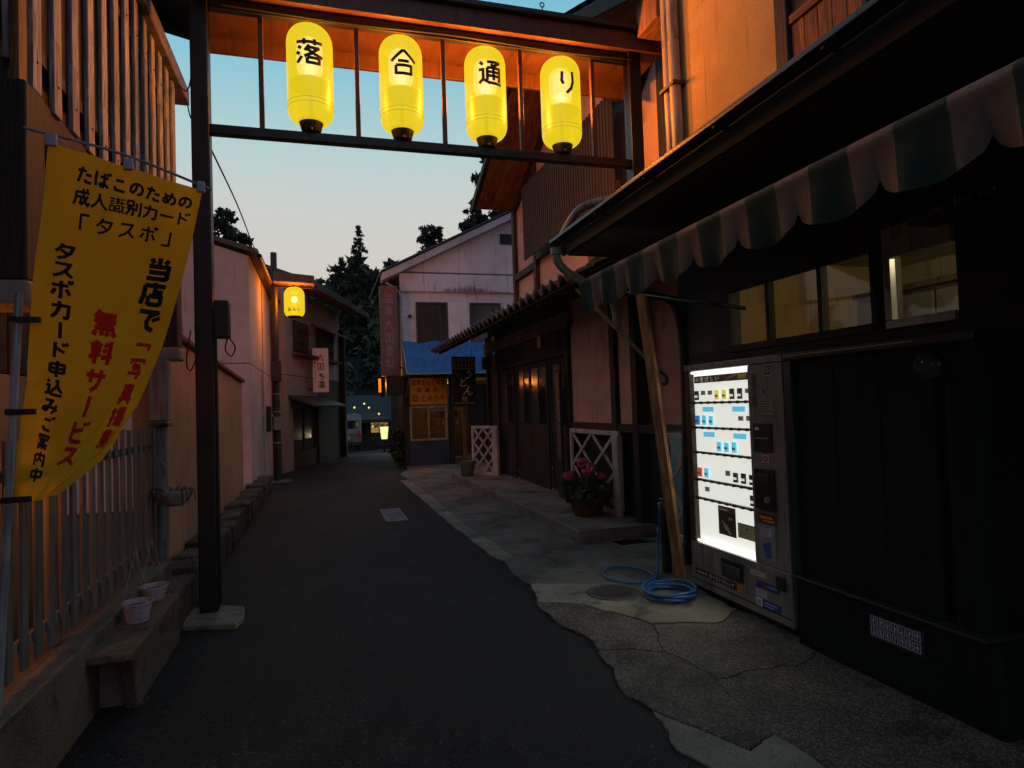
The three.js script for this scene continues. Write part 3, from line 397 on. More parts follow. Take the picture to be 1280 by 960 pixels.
// ------------------------------------------------------------------ left side: kerb wall, fence, timber house, garden wall, white house
{
  const t = thing('kerb_wall', 'low concrete kerb wall with broken stone top at the foot of the salmon wall', 'kerb wall', [-1.1, 0, -7]);
  // hollow near end: a bent concrete cover of top slab and front slab
  part('cover_top', bx(-1.32, -0.99, 0.30, 0.345, -5.05, -3.86, 0.012), M.rustkerb, t, 'rust-stained top slab');
  part('cover_front', [prismX([[-5.05, 0], [-4.0, 0], [-3.88, 0.298], [-5.05, 0.298]], -1.06, -0.995, 0.008)], mat([0.2, 0.17, 0.13], { map: texRust, bumpMap: bumpConcrete, bumpScale: 0.006 }), t);
  part('core', bx(-1.3, -1.07, 0.0, 0.297, -5.05, -4.06, 0.004), M.concrete, t);
  const R = rng(5); let z = -5.07;
  const km = [M.kerb, mat([0.34, 0.27, 0.24], { map: texGravel, bumpMap: bumpGravel, bumpScale: 0.012 }), mat([0.22, 0.19, 0.17], { map: texGravel, bumpMap: bumpGravel, bumpScale: 0.012 })];
  for (let i = 0; z > -14; i++) {
    const L = 0.2 + R() * 0.28, h = 0.3 + R() * 0.06, w = 0.02 + R() * 0.05;
    const g = new RoundedBoxGeometry(0.29 - w * 0.3, h, L - 0.015, 2, 0.03), p = g.attributes.position;
    for (let k = 0; k < p.count; k++) { const x = p.getX(k), y = p.getY(k), zz = p.getZ(k), n = (a, s) => (fbm(a * 9 + i * 3.1, y * 9 + x * 5, s, 3) - 0.5) * 0.06; p.setXYZ(k, x + n(zz, 201), y + n(x, 205) * (y > 0 ? 1 : 0), zz); }
    g.computeVertexNormals();
    part('stone', fin(g.translate(-1.15 - w * 0.2, h / 2, z - L / 2)), km[i % 3], t);
    z -= L;
  }
  const lw = thing('fence_wall', 'low plain concrete wall under the picket fence', 'wall', [-1.3, 0, -3.5]);
  part('wall', bx(-1.5, -1.2, -0.02, 0.42, -5.85, -0.5, 0.015), mat([0.26, 0.22, 0.17], { map: texConcrete, bumpMap: bumpConcrete, bumpScale: 0.006 }), lw);

  const f = thing('picket_fence', 'pale metal picket fence standing on the low wall below the yellow banner', 'fence', [-1.3, 0.42, -4]);
  const pm = [painted([0.22, 0.21, 0.2], { roughness: 0.6 }), painted([0.18, 0.17, 0.165], { roughness: 0.6 })];
  for (let i = 0; i < 26; i++) { const zz = -1.9 - i * 0.152; part('picket', bx(-1.317, -1.297, 0.47, 1.5 + ((i * 7) % 3) * 0.004, zz - 0.035, zz + 0.025, 0.005), pm[i % 2], f); }
  part('rail', bx(-1.345, -1.319, 0.55, 0.6, -5.8, -1.8), M.greymetal, f);
  part('rail', bx(-1.345, -1.319, 1.32, 1.37, -5.8, -1.8), M.greymetal, f);
  for (const zz of [-5.76, -3.9, -2.2]) part('post', bx(-1.39, -1.347, 0.42, 1.46, zz - 0.03, zz + 0.03), M.greymetal, f);

  const h = thing('timber_house', 'timber house with slatted upper balcony and dark hanging posts above the banner', 'house', [-2.5, 0, -4]);
  part('ground_wall', bx(-2.2, -2.0, -0.05, 1.9, -6.05, 0.5), M.cream, h, 'cream plaster wall behind the fence');
  for (let i = 0; i < 26; i++) part('wall_board', bx(-2.2, -2.0 + (i % 2) * 0.006, 1.905, 3.11, -6.04 + i * 0.25, -5.796 + i * 0.25, 0.006), M.darkwood2, h);
  part('side_wall', bx(-3.5, -2.202, -0.05, 5.1, -6.05, -5.9), M.cream, h);
  part('balcony_floor', bx(-2.2, -1.36, 3.12, 3.24, -7.0, 0.5, 0.01, true), M.darkwood2, h);
  part('floor_beam', bx(-1.4, -1.33, 3.02, 3.22, -7.0, 0.5, 0.01, true), M.darkwood, h);
  part('upper_wall', bx(-2.2, -2.0, 3.24, 5.1, -6.9, 0.5), M.darkwall, h);
  part('dark_lining', bx(-1.46, -1.42, 3.24, 4.95, -6.9, 0.5, 0.002), M.darkwood2, h);
  const sm = [wood([0.6, 0.62, 0.72]), wood([0.53, 0.54, 0.64]), wood([0.66, 0.67, 0.76])];
  for (let i = 0; i < 21; i++) { const zz = -1.55 - i * 0.262, s = part('slat', bx(-1.34, -1.312, 3.2 + ((i * 5) % 3) * 0.008, 4.83, zz - 0.055, zz + 0.05, 0.006), sm[i % 3], h); part('screw', [fin(new THREE.CylinderGeometry(0.008, 0.008, 0.006, 8).rotateZ(Math.PI / 2).translate(-1.31, 3.36, zz)), fin(new THREE.CylinderGeometry(0.008, 0.008, 0.006, 8).rotateZ(Math.PI / 2).translate(-1.31, 4.55, zz))], M.darkmetal, s); }
  part('slat_rail', bx(-1.408, -1.342, 3.42, 3.5, -6.9, 0.5, 0.005, true), M.darkwood2, h);
  part('slat_rail', bx(-1.408, -1.342, 4.5, 4.58, -6.9, 0.5, 0.005, true), M.darkwood2, h);
  part('top_rail', bx(-1.42, -1.26, 4.84, 5.0, -7.3, 0.5, 0.01, true), wood([0.34, 0.31, 0.36]), h);
  part('eave', [prismZ([[-3.4, 5.75], [-3.4, 5.85], [-0.95, 5.32], [-0.95, 5.24]], -6.75, 0.5, 0.005)], M.darkwood, h);
  for (let i = 0; i < 12; i++) part('rafter', beam([-2.9, 5.62, -6.6 + i * 0.6], [-1.0, 5.2, -6.6 + i * 0.6], 0.06, 0.09), M.darkwood2, h);
  part('end_board', bx(-2.2, -1.36, 3.0, 5.0, -7.08, -7.02, 0.004), M.darkwood2, h);
  for (const [zz, w] of [[-3.2, 0.2], [-6.1, 0.2]]) {
    const p = part('hanging_post', bx(-1.36, -1.16, 2.17, 3.02, zz - w / 2, zz + w / 2, 0.012), zz > -4 ? M.darkwood : M.darkwood2, h);
    part('foot', bx(-1.375, -1.145, 2.06, 2.17, zz - w / 2 - 0.015, zz + w / 2 + 0.015, 0.02), painted([0.34, 0.31, 0.28], { roughness: 0.6 }), p);
  }
  part('corner_board', bx(-1.309, -1.27, 2.3, 5.0, -3.42, -3.33, 0.006), M.orangewood, h, 'reddish corner board beside the slats');

  const dp = thing('drain_pipe', 'grey drainpipe with square head at the end of the picket fence', 'drainpipe', [-1.3, 0.4, -5.75]);
  part('pipe', cyl(-1.27, 0.42, 1.55, -5.86, 0.05), M.greymetal, dp);
  part('pipe_head', bx(-1.34, -1.2, 1.55, 2.05, -5.93, -5.78, 0.012), M.greymetal, dp);
  part('bracket', bx(-1.345, -1.195, 1.5, 1.53, -5.94, -5.77, 0.004), M.darkmetal, dp);

  const gw = thing('garden_wall', 'salmon plastered garden wall with dark sloping coping', 'wall', [-1.4, 0.3, -9]);
  part('wall', prismX([[-5.95, 0.25], [-5.95, 2.34], [-11.85, 2.12], [-11.85, 0.2]], -1.5, -1.31, 0.006), M.salmon, gw);
  part('coping', prismX([[-5.97, 2.345], [-5.97, 2.4], [-11.87, 2.18], [-11.87, 2.125]], -1.56, -1.26, 0.008), M.brownmetal, gw);

  const wh = thing('white_house', 'pale plastered house with one-pitch roof behind the salmon wall', 'house', [-2.6, 0, -15.4]);
  const face = (x0, x1, y0, y1, yl) => prismZ([[x0, y0], [x1, y0], [x1, y1], [x0, yl ?? y1]], -12.98, -12.8, 0.006);
  part('wall_panel', face(-4.6, -1.26, -0.05, 2.52), M.whiteL, wh);
  part('wall_panel', face(-4.6, -1.26, 2.535, 4.55, 5.62), M.whiteL, wh);
  for (const [a, b] of [[-12.985, -15.4], [-15.41, -18.1]]) { part('wall_panel', bx(-1.46, -1.262, -0.05, 2.52, b, a, 0.005), M.whiteL, wh); part('wall_panel', bx(-1.46, -1.262, 2.535, 4.6, b, a, 0.005), M.whiteL, wh); }
  part('seam', [bx(-4.58, -1.275, 2.5, 2.55, -12.97, -12.82, 0), bx(-1.45, -1.275, 2.5, 2.55, -18.09, -12.97, 0)], M.grey, wh);
  part('roof', prismZ([[-4.8, 5.78], [-4.8, 5.7], [-1.08, 4.56], [-1.08, 4.66]], -18.2, -12.68, 0.005), M.brownmetal, wh);
  part('gutter', tube([[-1.05, 4.55, -18.2], [-1.05, 4.54, -15], [-1.05, 4.53, -12.7]], 0.045), M.redbrown, wh);
  part('gutter_pipe', tube([[-1.08, 4.5, -18], [-1.2, 4.3, -18], [-1.22, 4.1, -18], [-1.22, 0, -18]], 0.035), M.redbrown, wh);
  const mb = part('meter_box', bx(-1.26, -1.16, 1.15, 1.75, -16.4, -16.1, 0.01), M.darkmetal, wh);
  part('dial', cyl(-1.16, 1.5, 1.56, -16.25, 0.06), M.alu, mb);
}

// far house on the left where the lane bends
{
  const th = Math.atan2(0.955, 0.296), o = [-0.92, 0, -18.05];
  const t = thing('inn_house', 'dim grey two-storey inn with lattice window and deep eaves at the bend', 'house', o, th);
  part('ground_wall', bx(0, 0.55, -0.05, 2.6, -3, 0, 0.01), plaster([0.3, 0.29, 0.31]), t); // local frame: x along the front, z out to the lane
  part('ground_wall', bx(2.75, 5.2, -0.05, 2.6, -3, 0, 0.01), M.darkwall, t);
  part('lintel_wall', bx(0.552, 2.748, 1.75, 2.6, -3, -0.005, 0.01), plaster([0.3, 0.29, 0.33]), t);
  part('upper_wall', bx(0, 5.2, 2.61, 5.0, -3, 0.01, 0.01), plaster([0.32, 0.31, 0.35]), t);
  part('base_board', bx(0.552, 2.748, 0, 0.5, -2.9, -0.06), M.darkwood2, t);
  for (let i = 0; i < 4; i++) { const d = part('sliding_door', bx(0.56 + i * 0.548, 1.1 + i * 0.548, 0.51, 1.74, -0.12 - (i % 2) * 0.03, -0.09 - (i % 2) * 0.03), M.darkwood, t); part('pane', bx(0.61 + i * 0.548, 1.05 + i * 0.548, 0.8, 1.68, -0.088 - (i % 2) * 0.03, -0.084 - (i % 2) * 0.03, 0), M.paneGrey, d); }
  const cn = part('canopy', prismX([[0, 1.98], [0.75, 1.7], [0.75, 1.76], [0, 2.06]].map(([a, b]) => [a, b]), 0.2, 3.2, 0.004), M.darkmetal, t);
  for (const x of [0.4, 1.7, 3.0]) part('bracket', beam([x, 1.75, 0.01], [x, 1.74, 0.6], 0.05, 0.05), M.darkwood, cn);
  for (const [x0, x1] of [[0.6, 1.85], [2.6, 4.4]]) {
    const w = part('window', bx(x0, x1, 3.3, 4.15, 0.012, 0.05), M.darkwood, t);
    part('pane', bx(x0 + 0.06, x1 - 0.06, 3.36, 4.09, 0.051, 0.056, 0), M.paneGrey, w);
    for (let i = 1; i < 6; i++) part('lattice_bar', bx(x0 + (i * (x1 - x0)) / 6 - 0.02, x0 + (i * (x1 - x0)) / 6 + 0.02, 3.33, 4.12, 0.057, 0.09, 0.004), M.darkwood, w);
    for (const y of [3.55, 3.85]) part('lattice_bar', bx(x0 + 0.03, x1 - 0.03, y - 0.015, y + 0.015, 0.091, 0.105, 0.003), M.darkwood, w);
    part('railing', bx(x0 - 0.1, x1 + 0.1, 3.14, 3.22, 0.012, 0.3), M.darkwood2, w);
  }
  part('roof', prismX([[-3.2, 6.5], [-3.2, 6.62], [1.0, 5.0], [1.0, 4.88]], -0.3, 5.5, 0.006), M.roof, t);
  part('fascia', bx(-0.3, 5.5, 4.8, 4.94, 1.002, 1.03, 0.004, true), M.midwood, t);
  for (let i = 0; i < 14; i++) part('rafter', beam([-0.1 + i * 0.42, 5.15, 0.02], [-0.1 + i * 0.42, 4.84, 0.96], 0.05, 0.08), M.darkwood2, t);
  part('corner_post', bx(5.1, 5.3, 0, 4.4, 0.02, 0.2), M.black, t);
  part('side_canopy', prismX([[0.02, 4.2], [0.6, 3.95], [0.6, 4.0], [0.02, 4.26]], 2.2, 4.8, 0.004), M.darkmetal, t);

  const s = thing('hanging_sign', 'white upright signboard with red and black characters on the inn at the bend', 'sign', [-0.02, 2.15, -20.0], rad(12));
  part('board', bx(-0.24, 0.24, 0, 1.34, -0.07, 0.07, 0.012), painted([0.5, 0.48, 0.52], { roughness: 0.5 }), s);
  const st = canvasTex(192, 512, (c, w, hh) => {
    c.fillStyle = '#c0c2d2'; c.fillRect(0, 0, w, hh); speckle(c, w, hh, 3, 240, '#8a8488');
    c.strokeStyle = '#a03038'; glyph(c, '大', 50, 60, 92, 92, 1.3); glyph(c, '国', 50, 165, 92, 92, 1.2); c.strokeStyle = '#1a1a22'; glyph(c, 'ち', 62, 285, 80, 80, 1.5); glyph(c, '温', 55, 375, 90, 90, 1.3);
    for (let i = 0; i < 8; i++) { c.fillStyle = '#b05058'; c.fillRect(22, 70 + i * 45, 12, 26); }
  });
  const sp = new THREE.Mesh(sheet(0.46, 1.3).translate(0, 0.67, 0.073), mat([1, 1, 1], { map: st, roughness: 0.5 })); sp.name = 'printed_face'; s.add(sp);
  part('arm', rod([-0.24, 1.25, 0], [-0.85, 1.25, 0.15], 0.02), M.darkmetal, s);
  part('arm', rod([-0.24, 0.12, 0], [-0.85, 0.12, 0.15], 0.02), M.darkmetal, s);
}

// ------------------------------------------------------------------ lantern gate over the lane
{
  const Z = -5.6;
  const t = thing('lantern_gate', 'dark steel street gate with small roof spanning the lane, carrying four lanterns', 'gate', [-0.86, 0, Z]);
  part('post', bx(-0.95, -0.815, 0.03, 5.3, Z - 0.07, Z + 0.07, 0.012), M.blackmetal, t);
  part('post_base', (() => { const g = new THREE.ExtrudeGeometry(new THREE.Shape([[-1.06, 5.32], [-0.9, 5.28], [-0.66, 5.2], [-0.62, 5.34], [-0.65, 5.62], [-0.84, 5.72], [-1.04, 5.7], [-1.1, 5.5]].map(([x, z]) => new THREE.Vector2(x, z))), { depth: 0.03, bevelEnabled: true, bevelThickness: 0.012, bevelSize: 0.015, bevelSegments: 2 }); g.rotateX(-Math.PI / 2).translate(0, 0, 0); return fin(g); })(), M.palepatch, t, 'rough concrete footing');
  part('post', bx(2.95, 3.08, 3.5, 5.0, Z - 0.07, Z + 0.07, 0.01), M.blackmetal, t);
  part('lower_beam', bx(-0.815, 2.95, 3.86, 3.94, Z - 0.04, Z + 0.04, 0.008), M.blackmetal, t);
  part('upper_beam', bx(-0.815, 2.95, 4.9, 4.985, Z - 0.035, Z + 0.035, 0.008), M.darkmetal, t);
  for (const x of [-0.42, 0.36, 1.12, 1.85, 2.58]) part('upright', bx(x - 0.02, x + 0.02, 3.94, 4.9, Z - 0.02, Z + 0.02, 0.005), M.redbrown, t);
  part('front_fascia', bx(-0.9, 3.3, 4.93, 5.1, -5.42, -5.385, 0.006), M.redbrown, t);
  part('back_fascia', bx(-0.9, 3.3, 4.86, 5.1, -6.22, -6.18, 0.006), M.redbrown, t);
  part('ceiling', bx(-0.9, 3.3, 5.0, 5.03, -6.178, -5.422, 0.003), M.redbrown, t);
  part('roof_plate', bx(-0.95, 3.36, 5.105, 5.15, -6.3, -5.33, 0.006), M.darkmetal, t);
  part('cable', tube([[-0.7, 4.89, -5.48], [0.3, 4.87, -5.48], [1.2, 4.885, -5.47], [2.2, 4.87, -5.48], [2.95, 4.89, -5.48]], 0.012, 6), M.black, t);
  part('eye_bolt', [rod([2.02, 5.15, -5.4], [2.02, 5.22, -5.4], 0.006), fin(new THREE.TorusGeometry(0.02, 0.006, 6, 14).translate(2.02, 5.24, -5.4))], M.darkmetal, t);
  const jb = part('junction_box', bx(-0.81, -0.7, 2.2, 2.5, Z - 0.08, Z + 0.08, 0.012), M.darkmetal, t);
  part('box_lid', bx(-0.8, -0.71, 2.21, 2.49, Z + 0.081, Z + 0.09, 0.003), M.blackmetal, jb);
  part('wire', tube([[-0.72, 2.2, Z], [-0.73, 2.1, Z + 0.04], [-0.69, 2.05, Z + 0.05], [-0.66, 2.12, Z + 0.02], [-0.7, 2.2, Z + 0.03]], 0.006, 5), M.black, jb);
  part('wire', tube([[-0.97, 2.25, Z + 0.1], [-1.0, 2.0, Z + 0.12], [-0.98, 1.93, Z + 0.12], [-0.94, 2.02, Z + 0.1], [-0.94, 2.3, Z + 0.1]], 0.006, 5), M.black, t);
  part('conduit', rod([-0.8, 0.1, Z + 0.05], [-0.8, 2.2, Z + 0.05], 0.012), M.blackmetal, t);
}
const lanternGlow = lin(0.8, 0.6, 0.012);
const shadeMat = new THREE.MeshStandardMaterial({ color: lin(0.012, 0.009, 0.002), emissive: lanternGlow, emissiveIntensity: 1, roughness: 0.35, transparent: true, opacity: 0.9, side: THREE.DoubleSide });
const bulbMat = new THREE.MeshStandardMaterial({ color: lin(0.8, 0.8, 0.7), emissive: lin(9, 8.6, 6), emissiveIntensity: 1, roughness: 0.4 });
const frostMat = new THREE.MeshStandardMaterial({ color: lin(0.02, 0.02, 0.02), emissive: lin(3.6, 3.4, 2.5), transparent: true, opacity: 0.6, roughness: 0.6 }), haloMat = new THREE.MeshStandardMaterial({ color: lin(0.02, 0.02, 0.02), emissive: lin(3.0, 2.7, 1.5), transparent: true, opacity: 0.4, roughness: 0.6 });
const lampColor = new THREE.Color(1, 0.25, 0.018);
const ink = mat([0.05, 0.014, 0.006], { roughness: 0.7 });
function bulbLight(parent, x, y, z, cd, radius = 2) { const l = new THREE.PointLight(lampColor, cd, 0, 2); l.position.set(x, y, z); l.castShadow = true; l.shadow.radius = radius; parent.add(l); return l; }
// profile of a lantern of radius R from y0 (above the cap) to y1, cut in two at ym
function lanternShade(t, [x, y, z], R, y0, ym, y1, capR) {
  const low = [], up = [], dome = Math.min(R * 0.85, (y1 - ym) * 0.6), toe = R * 0.62;
  for (let i = 0; i <= 8; i++) { const a = (i / 8) * Math.PI / 2; low.push([capR + (R - capR) * Math.sin(a), y0 + toe * (1 - Math.cos(a))]); }
  for (let h = y0 + toe + 0.02; h < ym; h += 0.045) low.push([R, h], [R * 0.992, h + 0.004], [R, h + 0.008]);
  low.push([R, ym]);
  up.push([R, ym]);
  for (let h = ym + 0.03; h < y1 - dome - 0.01; h += 0.045) up.push([R, h], [R * 0.992, h + 0.004], [R, h + 0.008]);
  for (let i = 0; i <= 12; i++) { const a = (i / 12) * Math.PI / 2; up.push([Math.max(0.001, R * Math.pow(Math.cos(a), 0.7)), y1 - dome + dome * Math.sin(a)]); }
  return [part('upper_shade', lathe(up, x, y, z, 40), shadeMat, t), part('lower_shade', lathe(low, x, y, z, 40), shadeMat, t)];
}
{
  const chars = '落合通り', looks = ['next to the tall black gate post, marked 落', 'second from the tall black gate post, marked 合', 'third from the tall black gate post, marked 通', 'at its end by the shop roof, marked り'], xs = [-0.03, 0.74, 1.51, 2.25];
  for (let i = 0; i < 4; i++) {
    const o = [xs[i], 3.93, -5.6 + 0.005];
    const t = thing('gate_lantern', 'lit yellow gate lantern ' + looks[i], 'lantern', o, 0, 'lanterns on the gate');
    const base = [o[0], 3.94, -5.6];
    const [up] = lanternShade(t, base, 0.19, 0.085, 0.43, 0.92, 0.1);
    const cap = part('cap', lathe([[0, 0], [0.07, 0], [0.078, 0.012], [0.088, 0.05], [0.1, 0.09], [0.104, 0.1], [0.098, 0.105], [0, 0.105]], ...base), M.darkwood, t);
    for (const h of [0.15, 0.185]) part('seam_ring', fin(new THREE.TorusGeometry(0.1905, 0.0011, 5, 48).rotateX(Math.PI / 2).translate(o[0], 3.94 + h + 0.05, -5.6)), M.midwood, t);
    part('knob', cyl(o[0], 3.942, 3.962, -5.52, 0.012), M.darkmetal, cap);
    part('holder', lathe([[0, 0.405], [0.176, 0.405], [0.178, 0.408], [0.178, 0.418], [0, 0.418]], ...base), painted([0.4, 0.38, 0.3], { roughness: 0.5 }), t);
    part('stem', [cyl(o[0], 3.96, 4.345, -5.6, 0.016), cyl(o[0], 4.359, 4.445, -5.6, 0.02), cyl(o[0], 4.86, 4.9, -5.6, 0.012)], M.darkmetal, t);
    part('bulb', fin(new THREE.SphereGeometry(0.04, 24, 16).scale(1, 1.15, 1).translate(o[0], 4.495, -5.6)), bulbMat, t);
    bulbLight(t, 0, 4.495 - o[1], -0.005, [3, 5.5, 7, 6.5][i], 2);
    bulbLight(t, 0, 4.25 - o[1], -0.005, 0.2, 1);  // added weak lamp with no bulb, so the lower shade lets light out
    part('frosted_bulb', fin(new THREE.CapsuleGeometry(0.072, 0.15, 8, 20).translate(o[0], 4.585, -5.6)), frostMat, t);
    part('halo_shell', fin(new THREE.CapsuleGeometry(0.108, 0.15, 8, 24).translate(o[0], 4.585, -5.6)), haloMat, t);  // outer glowing shell, added to soften the halo round the bulb
    part('lettering', strokeGeo(chars[i], 0.235, 1.15, (x, y) => V(o[0] + 0.1915 * Math.sin(x / 0.1915), 4.555 + y, -5.6 + 0.1915 * Math.cos(x / 0.1915))), ink, up);
  }
}
// street-lamp lantern on the pole by the white house
{
  const px = -0.98, pz = -15.45;
  const t = thing('utility_pole', 'slim dark pole with little roofed lamp bracket beside the pale house', 'pole', [px, 0, pz]);
  part('shaft', cyl(px, 0, 5.25, pz, 0.085, 0.07), M.darkmetal, t);
  part('footing', bx(px - 0.16, px + 0.3, 0, 0.06, pz - 0.2, pz + 0.2, 0.02), M.concrete, t);
  part('lamp_roof', prismZ([[-0.98, 4.52], [-0.98, 4.74], [-0.1, 4.66], [-0.1, 4.48]], pz - 0.1, pz + 0.42, 0.01), wood([0.3, 0.2, 0.17]), t);
  part('lamp_bracket', beam([px, 4.46, pz + 0.1], [-0.14, 4.44, pz + 0.1], 0.06, 0.05), M.darkwood, t);
  part('cabinet', bx(px - 0.1, px + 0.12, 2.3, 2.75, pz + 0.09, pz + 0.24, 0.012), M.darkmetal, t);
  part('cabinet', bx(px - 0.06, px + 0.1, 1.2, 1.5, pz + 0.09, pz + 0.2, 0.012), painted([0.3, 0.3, 0.3]), t, 'small grey cabinet');
  part('band', [2.0, 1.6, 0.9].map((y) => cyl(px, y, y + 0.03, pz, 0.092)), M.greymetal, t);
  const o = [-0.545, 3.72, pz + 0.15];
  const l = thing('street_lantern', 'lit yellow lantern hanging under a small roof on the slim pole', 'lantern', o);
  const sm = shadeMat.clone(); sm.opacity = 0.9;
  const base = [o[0], 3.74, o[2]];
  const [up, low] = lanternShade(l, base, 0.225, 0.03, 0.34, 0.7, 0.15);
  part('cap', lathe([[0, 0], [0.13, 0], [0.15, 0.03], [0.15, 0.04], [0, 0.04]], ...base), M.midwood, l);
  part('hanger', cyl(o[0], 4.42, 4.5, o[2], 0.02), M.darkmetal, l);
  part('bulb', fin(new THREE.SphereGeometry(0.07, 14, 10).translate(o[0], 4.16, o[2])), bulbMat, l);
  bulbLight(l, 0, 4.16 - o[1], 0, 5, 2); bulbLight(l, 0, 3.95 - o[1], 0, 0.8, 1);  // second lamp is added, without a bulb, so the lower shade passes light
  ['あ', 'ら', 'い'].forEach((ch, i) => part('lettering', strokeGeo(ch, 0.085, 1.3, (x, y) => { const a = (x + (i - 1) * 0.105) / 0.2265; return V(o[0] + 0.2265 * Math.sin(a), 3.9 + y, o[2] + 0.2265 * Math.cos(a)); }), ink, low));
  const w2 = thing('cable_loop', 'tangled black cables slung between the balcony rail and the gate post', 'cable', [-1.1, 4.4, -6]);
  for (const [a, b, d] of [[[-1.28, 4.86, -6.9], [-0.9, 4.75, -5.66], 0.25], [[-1.28, 4.9, -7.2], [-0.9, 4.5, -5.66], 0.35], [[-1.0, 5.2, -6.6], [-0.9, 4.35, -5.66], 0.1]]) part('strand', tube([a, [(a[0] + b[0]) / 2, (a[1] + b[1]) / 2 - d, (a[2] + b[2]) / 2], b], 0.007, 5, 24), M.black, w2);
  const w = thing('overhead_wire', 'thin black wire running down from the gate post to the pale house', 'wire', [-0.86, 4, -5.6]);
  part('strand', tube([[-0.86, 3.85, -5.62], [-0.9, 4.05, -8], [-1.0, 4.3, -11], [-1.1, 4.66, -13]], 0.008, 5, 30), M.black, w);
}

// ------------------------------------------------------------------ yellow banner
{
  const rows = [[[-1.041, 2.711, -2.986], [-0.487, 2.583, -3.086]], [[-1.073, 2.413, -3.006], [-0.539, 2.366, -3.119]], [[-1.109, 2.187, -3.024], [-0.614, 2.126, -3.192]], [[-1.134, 1.928, -3.041], [-0.704, 1.878, -3.259]], [[-1.158, 1.701, -3.056], [-0.83, 1.626, -3.294]], [[-1.188, 1.475, -3.072], [-0.975, 1.417, -3.272]], [[-1.209, 1.245, -3.066], [-1.108, 1.291, -3.159]]];
  const L = new THREE.CatmullRomCurve3(rows.map((r) => V(...r[0]))), Rr = new THREE.CatmullRomCurve3(rows.map((r) => V(...r[1])));
  const NU = 48, NV = 90, pos = [], uv = [], idx = [];
  const fold = (u, v) => (fbm(u * 3.4 + v * 2.2, v * 2.6, 301, 3) - 0.5) * 0.1 * (0.2 + v) + Math.sin(u * 9 + v * 7) * 0.013 * v + Math.sin(u * 19 - v * 4) * 0.005 * (1 - v) + (fbm(u * 9 + v * 14, v * 5 - u * 6, 305, 3) - 0.5) * 0.028 * smooth(v, 0.1, 0.8) + Math.sin((u * 0.8 + v) * 26) * 0.012 * smooth(v, 0.6, 1) * smooth(u, 0.3, 0.9);
  for (let j = 0; j <= NV; j++) for (let i = 0; i <= NU; i++) {
    const u = i / NU, v = j / NV, a = L.getPoint(v), b = Rr.getPoint(v), k = Math.pow(u, 1 - 0.48 * v * v), d = b.clone().sub(a), n = V(-d.z, 0, d.x).normalize().multiplyScalar(-1);
    const p = a.addScaledVector(d, k).addScaledVector(n, fold(u, v) + Math.sin(u * Math.PI) * -0.03 * v - 0.09 * smooth(u, 0.55, 1) * smooth(v, 0.45, 1));
    p.y -= 0.02 * Math.sin(u * Math.PI) * v;
    pos.push(p.x, p.y, p.z); uv.push(u, 1 - v);
  }
  for (let j = 0; j < NV; j++) for (let i = 0; i < NU; i++) { const a = j * (NU + 1) + i, b = a + NU + 1; idx.push(a, b, a + 1, a + 1, b, b + 1); }
  const g = new THREE.BufferGeometry(); g.setAttribute('position', new THREE.Float32BufferAttribute(pos, 3)); g.setAttribute('uv', new THREE.Float32BufferAttribute(uv, 2)); g.setIndex(idx); g.computeVertexNormals();
  const cloth = canvasTex(760, 1900, (c, w, h) => {
    c.fillStyle = '#f4cc08'; c.fillRect(0, 0, w, h);
    speckle(c, w, h, 9, 900, '#c8a40a'); speckle(c, w, h, 10, 300, '#f8d040');
    c.strokeStyle = '#120c06';
    [...'たばこのための'].forEach((ch, i) => glyph(c, ch, 140 + i * 84, 56, 80, 82, 1.7));
    [...'成人識別カード'].forEach((ch, i) => glyph(c, ch, 134 + i * 85, 156, 84, 86, ch === '識' ? 0.95 : 1.45));
    [...'「タスポ」'].forEach((ch, i) => glyph(c, ch, 140 + i * 112, 272 + (i === 4 ? 10 : 0), 92, 92, 1.35));
    [...'タスポカ|ド申込みご案内中'].forEach((ch, i) => glyph(c, ch, 72, 440 + i * 103, 108, 97, 1.75));
    [...'当店で'].forEach((ch, i) => glyph(c, ch, 540, 430 + i * 140, 150, 136, 1.9));
    c.strokeStyle = '#c8140c';
    [...'﹁写真撮影'].forEach((ch, i) => glyph(c, ch, 565, 850 + i * 138 - (i === 0 ? 20 : 0), 120, 124, 1.65));
    [...'無料サ|ビス'].forEach((ch, i) => glyph(c, ch, 290, 760 + i * 150, 150, 140, 1.9));
  });
  const t = thing('banner', 'yellow advertising banner with black and red characters hung on a pole', 'banner', [-1.2, 0.42, -3.03]);
  const m = new THREE.MeshPhysicalMaterial({ map: cloth, roughness: 0.95, transmission: 0.25, thickness: 0, side: THREE.DoubleSide, color: lin(0.8, 0.72, 0.6), sheen: 0.2 });
  g.translate(1.2, -0.42, 3.03);
  const mesh = new THREE.Mesh(g, m); mesh.name = 'cloth'; mesh.castShadow = mesh.receiveShadow = true; t.add(mesh);
  part('pole', rod([-1.158, 2.1, -3.02], [-1.26, 0.4, -3.06], 0.016), painted([0.42, 0.44, 0.5], { roughness: 0.35 }), t);
  part('cross_rod', tube([[-1.13, 2.77, -3.0], [-0.8, 2.71, -3.05], [-0.45, 2.59, -3.09]], 0.006, 6), M.greymetal, t);
  const tm = mat([0.45, 0.44, 0.5], { map: texCloth });
  for (const [u, k] of [[0.02, 1], [0.5, 0.9], [0.99, 0.8]]) part('loop', bx(-1.041 + 0.554 * u - 0.02 * k, -1.041 + 0.554 * u + 0.02 * k, 2.7 - 0.128 * u, 2.76 - 0.13 * u - 0.01, -2.995 - 0.1 * u, -2.975 - 0.1 * u, 0.005), tm, t);
